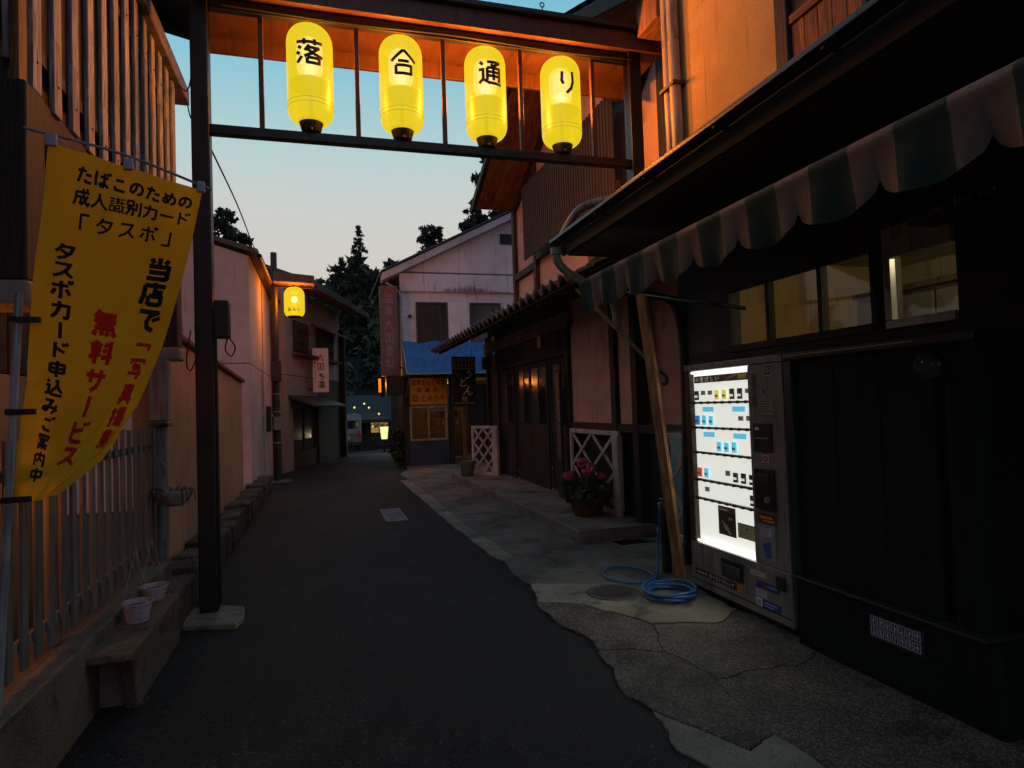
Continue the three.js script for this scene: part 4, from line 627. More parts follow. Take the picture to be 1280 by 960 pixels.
  for (const y of [1.99, 1.62, 1.27]) { const f = (3.0 - y) / 2.6, x = -1.105 - 0.155 * f, zz = -3.0 - 0.06 * f; part('tie', bx(x - 0.02, x + 0.085, y - 0.012, y + 0.012, zz + 0.006, zz + 0.026, 0.004), M.blackmetal, t); }
}

// pots on the kerb and the hanging basket
{
  const pt = canvasTex(256, 128, (c, w, h) => { c.fillStyle = '#cfc8d2'; c.fillRect(0, 0, w, h); const R = rng(4); for (let i = 0; i < 70; i++) { const x = R() * w, y = R() * h; c.fillStyle = R() < 0.6 ? '#7a4a86' : '#4a5a94'; for (let k = 0; k < 5; k++) { c.beginPath(); c.arc(x + Math.cos(k * 1.257) * 1.6, y + Math.sin(k * 1.257) * 2.4, 1.3, 0, 7); c.fill(); } } });
  const potMat = mat([0.6, 0.58, 0.62], { map: pt, roughness: 0.35 });
  const make = (x, z, r, h, label) => {
    const t = thing('flower_pot', label, 'pot', [x, 0.345, z], 0, 'pots on the kerb wall');
    const g = new THREE.LatheGeometry([[0, 0], [r * 0.68, 0], [r * 0.72, 0.01], [r * 0.95, h - 0.015], [r * 1.02, h - 0.01], [r * 1.03, h], [r * 0.95, h], [r * 0.88, h - 0.03]].map(([a, b]) => new THREE.Vector2(a, b)), 30); { const q = g.attributes.position, w = g.attributes.uv; for (let k = 0; k < q.count; k++) w.setY(k, q.getY(k) / h); }
    const m = new THREE.Mesh(g, potMat); m.name = 'pot'; m.castShadow = true; t.add(m);
    part('soil', fin(new THREE.CircleGeometry(r * 0.92, 20).rotateX(-Math.PI / 2).translate(x, 0.345 + h - 0.03, z)), M.dirt, t);
    const hg = new THREE.Group();
    for (const a of [0.4, 2.5, 4.6]) part('hanger_wire', rod([x + Math.cos(a) * r, 0.345 + h, z + Math.sin(a) * r], [x - 0.02, 0.345 + h + 0.3, z - 0.06], 0.0022, 5), M.alu, t);
    return t;
  };
  make(-1.1, -4.42, 0.085, 0.125, 'small white pot with purple flower print on the rusty kerb slab');
  make(-1.12, -4.9, 0.088, 0.1, 'wide low white pot with a pale rim, farther along the kerb slab');
  const b = thing('hanging_basket', 'chipped white hanging bowl fixed to the grey drainpipe', 'hanging pot', [-1.15, 0.85, -5.55]);
  part('bowl', lathe([[0, 0], [0.05, 0.003], [0.1, 0.03], [0.135, 0.09], [0.14, 0.13], [0.132, 0.13], [0.12, 0.09], [0.05, 0.02]], -1.13, 0.88, -5.6).rotateZ(0), mat([0.55, 0.52, 0.48], { map: texRust, roughness: 0.45 }), b);
  part('soil', lathe([[0, 0.1], [0.125, 0.1]], -1.13, 0.88, -5.6), M.dirt, b);
  const R = rng(8), gs = []; for (let i = 0; i < 14; i++) { const a = R() * 6.28; gs.push(tube([[-1.13 + Math.cos(a) * 0.08, 0.98, -5.6 + Math.sin(a) * 0.08], [-1.13 + Math.cos(a) * 0.15, 1.02, -5.6 + Math.sin(a) * 0.15], [-1.13 + Math.cos(a) * 0.17, 0.94 - R() * 0.05, -5.6 + Math.sin(a) * 0.17]], 0.004, 4, 8)); }
  part('dry_stems', gs, M.bark, b);
  part('hanger_wire', [rod([-1.24, 1.0, -5.62], [-1.28, 1.26, -5.78], 0.003, 5), rod([-1.05, 1.0, -5.55], [-1.27, 1.26, -5.77], 0.003, 5)], M.alu, b);

  // porch lamp under the balcony behind the banner: the light that shines out between the pickets
  const l = thing('porch_lamp', 'small lit globe lamp on a post behind the picket fence', 'lamp', [-1.75, 0.3, -3.4]);
  part('stand', bx(-1.77, -1.73, 0.0, 1.25, -3.42, -3.38), M.darkmetal, l);
  part('globe', fin(new THREE.SphereGeometry(0.08, 18, 12).translate(-1.75, 1.3, -3.4)), new THREE.MeshStandardMaterial({ color: lin(0.8, 0.7, 0.5), emissive: lin(1.2, 0.6, 0.1) }), l);
  bulbLight(l, 0, 1.0, 0, 0.7, 3);
}

// ------------------------------------------------------------------ right side, near: tobacco shop
{
  const t = thing('tobacco_shop', 'dark two-storey shop with orange-lit plaster upper wall and pent roof', 'shop', [3.4, 0, -2.5]);
  // upper floor
  part('upper_wall', bx(3.05, 3.25, 3.3, 6.0, -4.86, -3.58, 0.01), M.ochre, t, 'ochre plaster panel between downpipe and window');
  part('corner_post', bx(3.02, 3.16, 3.3, 6.0, -3.577, -3.46, 0.008), M.darkwood, t);
  const wn = part('window', bx(3.06, 3.12, 4.12, 5.4, -3.455, 0.6, 0.006, true), M.darkwood, t);
  for (let i = 0; i < 3; i++) part('pane', bx(3.05, 3.056, 4.2, 5.3, -3.4 + i * 1.3, -2.2 + i * 1.3, 0), M.pane, wn);
  for (let k = 0; k < 3; k++) { // board skirting under the window: framed panels of upright boards
    const z0 = -3.45 + k * 0.62, f = part('panel_frame', [bx(3.03, 3.075, 4.04, 4.1, z0, z0 + 0.61, 0.005, true)], wood([0.42, 0.16, 0.07]), t);
    part('panel_stile', bx(3.032, 3.072, 3.4, 4.038, z0 + 0.58, z0 + 0.618, 0.005), M.darkwood, f);
    for (let i = 0; i < 5; i++) part('board', bx(3.05, 3.07, 3.4, 4.036, z0 + i * 0.116, z0 + i * 0.116 + 0.113, 0.004), [M.boards, wood([0.36, 0.13, 0.055])][i % 2], f);
  }
  part('wall_core', bx(3.25, 3.4, 3.0, 6.0, -4.85, 0.8), M.darkwall, t);
  part('end_wall', bx(3.4, 6.0, 0, 6.0, -4.88, -4.75), M.ochre, t);
  part('upper_eave', bx(2.5, 6, 6.0, 6.1, -5.1, 0.8), M.darkwood, t);
  part('eave_box', bx(2.95, 3.2, 5.02, 5.4, -5.35, -4.98, 0.012), M.orangewood, t, 'boxed beam end at the wall head');
  // pent roof with gutter
  part('pent_roof', prismZ([[2.22, 3.06], [2.22, 3.1], [3.05, 3.5], [3.05, 3.42]], -5.55, 0.8, 0.004), M.blackmetal, t);
  part('pent_fascia', bx(2.19, 2.215, 2.96, 3.1, -5.57, 0.8, 0.004, true), M.darkwood, t);
  part('pent_soffit', bx(2.225, 3.3, 2.95, 2.975, -5.5, 0.8, 0.003, true), M.darkwood2, t);
  for (let i = 0; i < 9; i++) part('roof_seam', beam([2.23, 3.112, -5.3 + i * 0.7], [3.04, 3.5, -5.3 + i * 0.7], 0.03, 0.03), M.blackmetal, t);
  const gut = new THREE.LatheGeometry([[0.052, 0], [0.052, 6.35], [0.046, 6.35], [0.046, 0]].map(([a, b]) => new THREE.Vector2(a, b)), 14, Math.PI / 2, Math.PI).rotateX(Math.PI / 2).translate(2.13, 3.08, -5.6);
  part('gutter', fin(gut), M.blackmetal, t);
  part('gutter_end', fin(new THREE.CircleGeometry(0.052, 14).translate(2.13, 3.08, -5.6)), M.greenpipe, t);
  for (let i = 0; i < 8; i++) part('gutter_bracket', bx(2.09, 2.2, 3.06, 3.075, -5.4 + i * 0.8, -5.38 + i * 0.8, 0.002), M.darkmetal, t);
  // downpipes at the corner
  part('downpipe', rod([3.0, 3.35, -4.9], [3.0, 6, -4.92], 0.045, 14), painted([0.5, 0.42, 0.34], { roughness: 0.5 }), t);
  part('downpipe', rod([2.99, 3.35, -4.78], [2.99, 6, -4.8], 0.05, 14), painted([0.55, 0.44, 0.32], { roughness: 0.5 }), t);
  part('pipe_clip', [bx(2.93, 3.06, 4.28, 4.31, -4.96, -4.72, 0.003)], M.darkmetal, t);
  // lower floor: dark front with transom windows; a dim room stands behind the panes
  const wx = 3.36;
  part('lower_wall', bx(wx, wx + 0.12, 0, 2.0, -5.35, 0.8), M.darkwall, t);
  part('lower_wall', bx(wx, wx + 0.12, 2.55, 3.0, -5.35, 0.8), M.darkwall, t);
  part('lower_wall', bx(wx + 0.003, wx + 0.117, 2.0, 2.55, -5.35, -4.7, 0), plaster([0.09, 0.1, 0.1]), t);
  part('lower_wall', bx(wx + 0.003, wx + 0.117, 2.0, 2.55, -2.65, 0.8, 0), M.darkwall, t);
  part('lower_wall', bx(wx + 0.004, wx + 0.116, 2.0, 2.55, -3.2, -3.1, 0), M.darkwood, t);
  part('lower_end', bx(wx, 6, 0, 3.0, -5.5, -5.36), M.darkwall, t);
  const w1 = part('transom_window', [bx(wx - 0.02, wx + 0.06, 1.965, 2.02, -4.7, -3.2), bx(wx - 0.02, wx + 0.06, 2.48, 2.585, -4.7, -3.2)], M.darkwood, t);
  const zs = [-4.7, -4.2, -3.65, -3.2];
  for (let i = 0; i < 3; i++) { part('pane', bx(wx + 0.02, wx + 0.024, 2.0, 2.55, zs[i] + 0.02, zs[i + 1] - 0.02, 0), M.glass, w1); part('mullion', bx(wx - 0.01, wx + 0.05, 2.001, 2.549, zs[i + 1] - 0.02, zs[i + 1] + 0.02, 0.003), M.darkwood, w1); }
  const w2 = part('transom_window', [bx(wx - 0.03, wx + 0.02, 1.965, 2.02, -3.1, -2.65), bx(wx - 0.03, wx + 0.02, 2.4, 2.585, -3.1, -2.65), bx(wx - 0.03, wx + 0.02, 2.021, 2.399, -3.1, -3.05)], M.alu, t, 'aluminium framed end window');
  part('pane', bx(wx + 0.02, wx + 0.024, 2.0, 2.55, -3.05, -2.65, 0), M.glass, w2);
  // the room: cream walls, cupboards along the back
  const room = plaster([0.62, 0.55, 0.36]);
  part('room_wall', bx(5.3, 5.4, 1.2, 3.1, -5.3, 0.8), room, t);
  part('room_wall', bx(wx + 0.13, 5.3, 1.2, 3.1, -5.34, -5.26), room, t);
  part('room_wall', bx(wx + 0.13, 5.3, 1.2, 3.1, 0.7, 0.8), room, t);
  part('room_ceiling', bx(wx + 0.13, 5.3, 2.76, 2.8, -5.25, 0.7), room, t);
  part('room_floor', bx(wx + 0.13, 5.3, 0.1, 0.15, -5.25, 0.7), M.darkwood2, t);
  const cb = part('cupboard', bx(4.8, 5.29, 0.15, 2.44, -5.24, -2.7), wood([0.25, 0.22, 0.16]), t);
  for (let i = 0; i < 6; i++) part('cupboard_door', bx(4.78, 4.798, 0.2, 2.4, -5.2 + i * 0.415, -4.81 + i * 0.415, 0.004), mat([0.34, 0.31, 0.26], { map: texPlaster }), cb);
  part('cupboard_top', bx(4.74, 5.29, 2.442, 2.49, -5.24, -2.68, 0.004), wood([0.4, 0.34, 0.2]), cb);
  const lampP = part('ceiling_lamp', cyl(4.0, 2.7, 2.758, -2.4, 0.14), new THREE.MeshStandardMaterial({ color: lin(0.8, 0.75, 0.6), emissive: lin(0.5, 0.42, 0.22) }), t);
  const rl = new THREE.PointLight(new THREE.Color(1, 0.84, 0.48), 1.3, 0, 2); rl.position.set(4.0 - 3.4, 2.6, -2.4 + 2.5); rl.castShadow = true; rl.shadow.radius = 4; t.add(rl);
  // sliding doors beside the counter
  const dr = part('door_frame', [bx(3.1, 3.16, 0, 2.6, -2.1, -2.05), bx(3.1, 3.16, 2.4, 2.46, -2.05, 0.6)], M.darkwood, t);
  for (let i = 0; i < 3; i++) { const d = part('sliding_door', [bx(3.11, 3.14, 0.02, 0.5, -2.04 + i * 0.85, -1.2 + i * 0.85), bx(3.11, 3.14, 2.3, 2.38, -2.04 + i * 0.85, -1.2 + i * 0.85), bx(3.11, 3.14, 0.501, 2.299, -2.04 + i * 0.85, -2.0 + i * 0.85), bx(3.11, 3.14, 0.501, 2.299, -1.24 + i * 0.85, -1.2 + i * 0.85)], M.blackmetal, dr); part('pane', bx(3.122, 3.127, 0.5, 2.3, -2.0 + i * 0.85, -1.24 + i * 0.85, 0), M.pane, d); }
  part('door_trim', bx(3.085, 3.098, 0.1, 2.5, -2.085, -2.07, 0.002), M.alu, dr);
  part('sill_shelf', bx(3.14, 3.355, 2.5, 2.52, -2.75, -2.3), M.darkwood2, t);
}
{
  const bt = thing('bottle_row', 'clear glass jars on the little shelf over the shop counter', 'jars', [3.24, 2.52, -2.5]);
  [[-2.6, 0.05, 0.12], [-2.48, 0.06, 0.16], [-2.36, 0.05, 0.1]].forEach(([z, r, h]) => part('jar', lathe([[0, 0], [r, 0], [r, h * 0.8], [r * 0.7, h], [r * 0.75, h + 0.02]], 3.24, 2.522, z, 16), mat([0.03, 0.028, 0.025], { roughness: 0.1 }), bt));
}
// striped awning
{
  const t = thing('awning', 'faded green and white striped awning with scalloped valance over the shop front', 'awning', [2.5, 2.5, -2.2]);
  const gm = mat([0.006, 0.04, 0.026], { map: texCloth, roughness: 0.95 }), wm = mat([0.17, 0.13, 0.1], { map: texCloth, roughness: 0.95 });
  const z0 = -4.5, n = 25, w = 0.2;
  for (let k = 0; k < n; k++) {
    const a = z0 + k * w, b = a + w, m = k % 2 ? wm : gm, pos = [], idx = [], NS = 10;
    // sloping canopy strip with a little sag, then the hanging valance with its scalloped hem
    const prof = [[3.3, 2.93], [2.9, 2.82], [2.5, 2.685], [2.2, 2.585], [1.97, 2.525], [1.935, 2.52], [1.905, 2.5], [1.9, 2.475], [1.908, 2.455]];
    for (let i = 0; i <= NS; i++) {
      const z = a + ((b - a) * i) / NS, ph = (((z - z0 + 0.1) / 0.4) % 1 + 1) % 1, scal = 0.15 + 0.085 * Math.sqrt(Math.max(0, 1 - Math.pow(2 * ph - 1, 2))), rip = Math.sin(z * 31) * 0.012 + Math.sin(z * 13 + 1) * 0.012;
      for (const [x, y] of prof) pos.push(x, y - 0.008 * Math.sin(z * 3.3) * (x < 3 && x > 2 ? 1 : 0), z);
      for (let j = 1; j <= 4; j++) pos.push(1.908 + rip * (j / 4) + 0.006 * j, 2.455 - ((scal - 0.035) * j) / 4, z);
    }
    const C = prof.length + 4;
    for (let i = 0; i < NS; i++) for (let j = 0; j < C - 1; j++) { const p = i * C + j, q = p + C; idx.push(p, p + 1, q, p + 1, q + 1, q); }
    const g = new THREE.BufferGeometry(); g.setAttribute('position', new THREE.Float32BufferAttribute(pos, 3)); g.setIndex(idx); g.computeVertexNormals();
    part('stripe', fin(g), m, t);
  }
  part('front_bar', rod([1.925, 2.475, 0.5], [1.925, 2.475, -4.52], 0.018), M.greymetal, t);
  for (const z of [-4.4, -1.5]) part('arm', rod([1.93, 2.46, z], [3.3, 2.3, z], 0.016), M.darkmetal, t);
}
// gutter pipes and props at the corner between the two shops
{
  const t = thing('gutter_pipe', 'greenish rainwater pipe bending from the gutter corner to the shop wall', 'pipe', [2.2, 2.6, -5.6]);
  part('pipe', tube([[2.13, 3.03, -5.55], [2.14, 2.92, -5.56], [2.25, 2.82, -5.6], [2.5, 2.72, -5.68], [2.72, 2.62, -5.7], [2.78, 2.5, -5.7], [2.8, 2.3, -5.7]], 0.042, 12, 50), M.greenpipe, t);
  part('pipe', tube([[2.5, 2.68, -5.66], [2.8, 2.62, -5.5], [3.2, 2.55, -5.42], [3.3, 2.42, -5.42], [3.3, 0, -5.42]], 0.038, 12, 60), painted([0.05, 0.055, 0.05]), t);
  part('collar', [fin(new THREE.CylinderGeometry(0.055, 0.055, 0.06, 14).translate(2.13, 3.0, -5.55))], M.greenpipe, t);
  const vp = thing('vent_pipe', 'pale grey bent pipe above the corner of the pent roof', 'pipe', [2.5, 3.3, -5.8]);
  part('pipe', tube([[2.4, 3.2, -6.25], [2.41, 3.36, -5.95], [2.46, 3.47, -5.72], [2.6, 3.5, -5.55], [2.95, 3.52, -5.45]], 0.04, 10, 40), M.greymetal, vp);
  const p = thing('prop_pole', 'thin olive pole propped slantwise between gutter and leaning board', 'pole', [2.5, 2, -5.2]);
  part('pole', rod([2.35, 2.66, -5.62], [2.82, 1.83, -4.95], 0.02), M.olivepole, p);
  part('hook', tube([[2.82, 1.83, -4.95], [2.86, 1.78, -4.92], [2.86, 1.72, -4.93], [2.83, 1.72, -4.95]], 0.015, 6), M.darkmetal, p);
  const b = thing('leaning_board', 'tall reddish plank leaning beside the vending machine', 'board', [2.85, 0, -4.85]);
  part('plank', beam([2.68, 2.66, -5.0], [2.87, 0.02, -4.83], 0.15, 0.035, 0.006, V(1, 0, 0)), wood([0.6, 0.29, 0.11]), b);
}

// ------------------------------------------------------------------ vending machine
{
  const X = 2.9, t = thing('vending_machine', 'lit cigarette vending machine standing against the dark shop front', 'vending machine', [3.1, 0, -4.1]);
  const body = painted([0.34, 0.32, 0.28], { roughness: 0.4 }), dark = painted([0.03, 0.03, 0.03], { roughness: 0.4 });
  // cabinet: shell with a recessed display bay
  part('cabinet', [bx(X + 0.1, 3.34, 0.06, 1.86, -4.71, -3.52, 0.012)], body, t);
  part('plinth', bx(X + 0.03, 3.32, 0.021, 0.06, -4.69, -3.54), dark, t);
  const fr = part('front_frame', [bx(X, X + 0.099, 0.061, 0.42, -4.71, -3.52, 0.01), bx(X, X + 0.099, 1.805, 1.86, -4.71, -3.52, 0.01), bx(X + 0.001, X + 0.099, 0.421, 1.804, -3.88, -3.52, 0.006)], body, t);
  part('side_trim', bx(X + 0.002, X + 0.099, 0.421, 1.804, -4.71, -4.63, 0.006), mat([0.12, 0.08, 0.05], { map: texRust, roughness: 0.7 }), fr, 'rusty left edge of the front');
  part('kick_line', bx(X - 0.004, X - 0.0005, 0.118, 0.124, -4.7, -3.53, 0), dark, fr);
  const disp = new THREE.MeshStandardMaterial({ color: lin(0.7, 0.7, 0.66), emissive: lin(0.72, 0.73, 0.66), emissiveIntensity: 1, roughness: 0.6 });
  const ds = part('display_light', bx(X + 0.045, X + 0.099, 0.422, 1.803, -4.629, -3.881, 0), disp, t, 'glowing white display panel');
  // button strips; sample packs and header cards have a glow put into their colours
  const sy = [1.55, 1.35, 1.15, 0.93, 0.78], R = rng(21);
  const film = (c, e) => new THREE.MeshStandardMaterial({ color: lin(...c), emissive: lin(...c).multiplyScalar(e), roughness: 0.4 });  // colour with a glow of its own, standing in for light on the packs
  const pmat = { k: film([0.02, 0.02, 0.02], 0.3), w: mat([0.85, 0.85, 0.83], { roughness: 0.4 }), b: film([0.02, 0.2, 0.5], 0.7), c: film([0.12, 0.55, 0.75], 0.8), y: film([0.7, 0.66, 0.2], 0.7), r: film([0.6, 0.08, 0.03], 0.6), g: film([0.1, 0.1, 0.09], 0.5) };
  const rows = ['kggyykkg', 'bcc...gg', '...ccc..', 'rc..gkkk', '.g.....k'];
  sy.forEach((y, r) => {
    const s = part('button_strip', bx(X + 0.012, X + 0.044, y - 0.01, y + 0.006, -4.628, -3.882, 0.003), dark, t);
    for (let i = 0; i < 8; i++) {
      const z = -4.59 + i * 0.0935, k = rows[r][i];
      part('button', fin(new THREE.SphereGeometry(1, 10, 8).scale(0.01, 0.012, 0.034).translate(X + 0.013, y - 0.002, z + 0.01)), dark, s);
      if (k === '.') continue;
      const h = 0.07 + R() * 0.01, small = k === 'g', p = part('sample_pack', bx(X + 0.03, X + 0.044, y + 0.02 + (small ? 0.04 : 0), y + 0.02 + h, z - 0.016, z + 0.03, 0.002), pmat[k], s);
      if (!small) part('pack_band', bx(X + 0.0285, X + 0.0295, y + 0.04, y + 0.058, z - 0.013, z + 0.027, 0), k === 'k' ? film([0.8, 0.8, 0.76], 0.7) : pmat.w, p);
    }
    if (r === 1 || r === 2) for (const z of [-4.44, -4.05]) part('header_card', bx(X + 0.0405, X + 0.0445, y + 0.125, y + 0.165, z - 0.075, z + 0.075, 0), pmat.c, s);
  });
  const face = (w, h, y, z, draw, name, pw = 256, ph = 256, off = 0.0015, x = X, emissive = false, label) => { // printed sticker on the front
    const tx = canvasTex(pw, ph, draw), g = sheet(w, h).rotateY(-Math.PI / 2).translate(x - off - 3.1, y, z + 4.1);
    const m = new THREE.Mesh(g, mat([1, 1, 1], { map: tx, roughness: 0.45 })); m.name = name; if (label) m.userData.label = label; t.add(m); return m;
  };
  face(0.72, 0.055, 1.735, -4.255, (c, w, h) => { const g = c.createLinearGradient(0, 0, w, 0); c.fillStyle = '#2a1a0c'; c.fillRect(0, 0, w, h); c.fillStyle = '#7a5226'; c.beginPath(); c.moveTo(w * 0.5, h); c.lineTo(w * 0.75, 0); c.lineTo(w * 0.85, 0); c.lineTo(w * 0.6, h); c.fill(); c.fillStyle = '#8f8a2c'; c.fillRect(w * 0.8, h * 0.2, w * 0.13, h * 0.6); c.strokeStyle = '#f0e8d0'; [...'香ばしい'].forEach((ch, i) => glyph(c, ch, 70 + i * 62, 8, 50, 50, 1.4)); c.fillStyle = '#f0e8d0'; c.fillRect(20, 18, 34, 30); c.fillStyle = '#2a1a0c'; c.fillRect(28, 26, 18, 6); c.fillRect(28, 38, 18, 5); }, 'header_strip', 640, 64, -0.04);
  face(0.22, 0.22, 0.64, -4.25, (c, w, h) => { c.fillStyle = '#2c190c'; c.fillRect(0, 0, w, h); c.fillStyle = '#6b4a24'; c.fillRect(0, 0, w, h * 0.2); c.strokeStyle = '#e0c89a'; c.lineWidth = 9; for (const [x, y] of [[60, 130], [90, 150], [120, 160]]) { c.beginPath(); c.moveTo(x, y); c.lineTo(x + 55, y + 80); c.stroke(); } c.fillStyle = '#c9a050'; c.fillRect(150, 90, 60, 22); c.fillStyle = '#e8dcc0'; c.fillRect(20, 20, 120, 18); }, 'poster', 256, 256, -0.04);
  face(0.2, 0.11, 0.6, -4.02, (c, w, h) => { c.fillStyle = '#a8a878'; c.fillRect(0, 0, w, h); c.fillStyle = '#5c5a34'; c.fillRect(0, 0, w, 10); c.fillRect(120, 40, 30, 22); c.fillStyle = '#787850'; for (let i = 0; i < 5; i++) c.fillRect(30, 70 + i * 10, 180, 3); }, 'poster', 256, 140, -0.04);
  const sq = (name, w, h, y, z, fn, pw = 128, ph = 128, label) => face(w, h, y, z, fn, name, pw, ph, 0.0015, X, false, label);
  sq('sticker', 0.08, 0.08, 1.76, -3.66, (c, w, h) => { c.fillStyle = '#141414'; c.fillRect(0, 0, w, h); c.strokeStyle = '#dcdcd8'; c.lineWidth = 9; c.strokeRect(8, 8, w - 16, h - 16); c.beginPath(); c.moveTo(44, 34); c.lineTo(44, 92); c.moveTo(44, 60); c.lineTo(84, 38); c.moveTo(60, 92); c.lineTo(92, 70); c.stroke(); });
  sq('notice', 0.16, 0.1, 1.5, -3.69, (c, w, h) => { c.fillStyle = '#93897a'; c.fillRect(0, 0, w, h); c.strokeStyle = '#2a2622'; c.lineWidth = 4; c.strokeRect(3, 3, w - 6, h - 6); for (let i = 0; i < 4; i++) { c.fillStyle = '#2a2622'; c.fillRect(16, 22 + i * 22, 60 + (i % 2) * 26, 6); } });
  const coin = part('coin_panel', bx(X - 0.012, X - 0.001, 1.2, 1.4, -3.83, -3.64, 0.004), dark, t);
  part('bill_slot', bx(X - 0.018, X - 0.0125, 1.29, 1.3, -3.81, -3.67, 0.001), M.alu, coin);
  part('card_window', bx(X - 0.016, X - 0.0125, 1.35, 1.37, -3.8, -3.76, 0.001), pmat.w, coin);
  sq('red_badge', 0.07, 0.05, 1.155, -3.72, (c, w, h) => { c.fillStyle = '#c9bfae'; c.fillRect(0, 0, w, h); c.fillStyle = '#a02418'; c.beginPath(); c.ellipse(w / 2, h / 2, 50, 46, 0, 0, 7); c.fill(); c.fillStyle = '#e8dfd0'; c.fillRect(34, 50, 60, 10); c.fillRect(34, 70, 60, 10); });
  const cd = part('card_reader', bx(X - 0.016, X - 0.001, 0.8, 1.09, -3.84, -3.63, 0.006), dark, t);
  part('reader_screen', bx(X - 0.02, X - 0.0165, 0.99, 1.05, -3.8, -3.68, 0.002), M.paneGrey, cd);
  part('coin_knob', fin(new THREE.CylinderGeometry(0.022, 0.022, 0.02, 16).rotateZ(Math.PI / 2).translate(X - 0.026, 0.88, -3.69)), M.alu, cd);
  sq('warning_label', 0.2, 0.07, 0.745, -3.73, (c, w, h) => { c.fillStyle = '#7c2014'; c.fillRect(0, 0, w, h); c.fillStyle = '#d8a050'; c.fillRect(20, 26, 150, 18); c.fillRect(60, 56, 130, 12); }, 224, 84);
  sq('notice', 0.17, 0.24, 0.58, -3.74, (c, w, h) => { c.fillStyle = '#8a8f98'; c.fillRect(0, 0, w, h); c.fillStyle = '#3d5f9a'; c.beginPath(); c.moveTo(30, 150); c.lineTo(120, 110); c.lineTo(128, 230); c.lineTo(70, 250); c.fill(); c.fillStyle = '#b4b6b8'; c.fillRect(20, 24, 120, 60); c.fillStyle = '#404448'; for (let i = 0; i < 5; i++) c.fillRect(26, 32 + i * 10, 90 - i * 8, 3); }, 176, 256, 'faded blue and grey notice');
  const tray = part('delivery_tray', bx(X - 0.01, X - 0.001, 0.23, 0.37, -4.28, -4.02, 0.004), dark, t);
  part('tray_flap', bx(X - 0.02, X - 0.0105, 0.25, 0.33, -4.26, -4.04, 0.004), mat([0.05, 0.055, 0.05], { roughness: 0.2 }), tray);
  part('return_cup', bx(X - 0.014, X - 0.001, 0.29, 0.38, -3.66, -3.57, 0.006), dark, t);
  sq('brand_strip', 0.62, 0.05, 0.185, -4.34, (c, w, h) => { c.fillStyle = '#34100a'; c.fillRect(0, 0, w, h); c.strokeStyle = '#e8d8c0'; [...'ローストブレンド'].forEach((ch, i) => glyph(c, ch, 200 + i * 42, 10, 38, 40, 1.5)); c.fillStyle = '#d8b060'; for (let i = 0; i < 4; i++) c.fillRect(24 + i * 38, 20, 24, 22); c.fillStyle = '#c07820'; c.fillRect(560, 0, 80, h); }, 640, 60);
  sq('sticker', 0.16, 0.035, 0.345, -3.86, (c, w, h) => { c.fillStyle = '#c2c0ba'; c.fillRect(0, 0, w, h); c.fillStyle = '#55524c'; c.fillRect(12, 18, 150, 8); c.fillRect(12, 36, 110, 6); }, 192, 56);
  sq('sticker', 0.24, 0.05, 0.275, -3.76, (c, w, h) => { c.fillStyle = '#1c3c80'; c.fillRect(0, 0, w, h); c.fillStyle = '#a02820'; c.fillRect(60, 8, 40, 40); c.fillStyle = '#8a9cc8'; c.fillRect(120, 20, 110, 14); }, 256, 60);
  sq('sticker', 0.12, 0.05, 0.215, -3.83, (c, w, h) => { c.fillStyle = '#b8b0b8'; c.fillRect(0, 0, w, h); c.fillStyle = '#7a7480'; c.fillRect(14, 16, 90, 6); c.fillRect(14, 32, 70, 6); }, 128, 56);
  sq('age_sign', 0.26, 0.06, 0.15, -3.76, (c, w, h) => { c.fillStyle = '#1a4486'; c.fillRect(0, 0, w, h); c.fillStyle = '#d8d8d8'; c.fillRect(0, 0, 70, h); c.fillStyle = '#181818'; c.font = 'bold 44px sans-serif'; c.fillText('25', 8, 48); c.fillStyle = '#9ab0d8'; c.fillRect(90, 16, 130, 10); c.fillRect(90, 36, 100, 10); }, 264, 62);
  part('lock', fin(new THREE.CylinderGeometry(0.014, 0.014, 0.012, 14).rotateZ(Math.PI / 2).translate(X - 0.005, 1.62, -3.72)), M.alu, t);
  for (const [y, l] of [[1.68, 0.12], [1.56, 0.1]]) part('tape', bx(X - 0.003, X - 0.0005, y - l / 2, y + l / 2, -3.83, -3.79, 0.001), mat([0.08, 0.075, 0.06], { roughness: 0.6 }), t);
  for (const y of [1.792, 0.434]) part('tube_lamp', rod([X + 0.02, y, -4.62], [X + 0.02, y, -3.89], 0.008), new THREE.MeshStandardMaterial({ color: lin(0.8, 0.8, 0.8), emissive: lin(3, 3, 2.8) }), t);
  part('glass_front', bx(X + 0.003, X + 0.006, 0.424, 1.802, -4.627, -3.883, 0), M.glass, t);
  const rl = new THREE.RectAreaLight(new THREE.Color(0.97, 1, 0.88), 1.5, 0.74, 1.37); rl.position.set(X - 0.01 - 3.1, 1.11, -4.255 + 4.1); rl.lookAt(rl.position.x - 5, 1.11, rl.position.z); 
  rl.position.set(X - 0.01, 1.11, -4.255); rl.lookAt(X - 5, 1.11, -4.255); scene.add(rl);
}
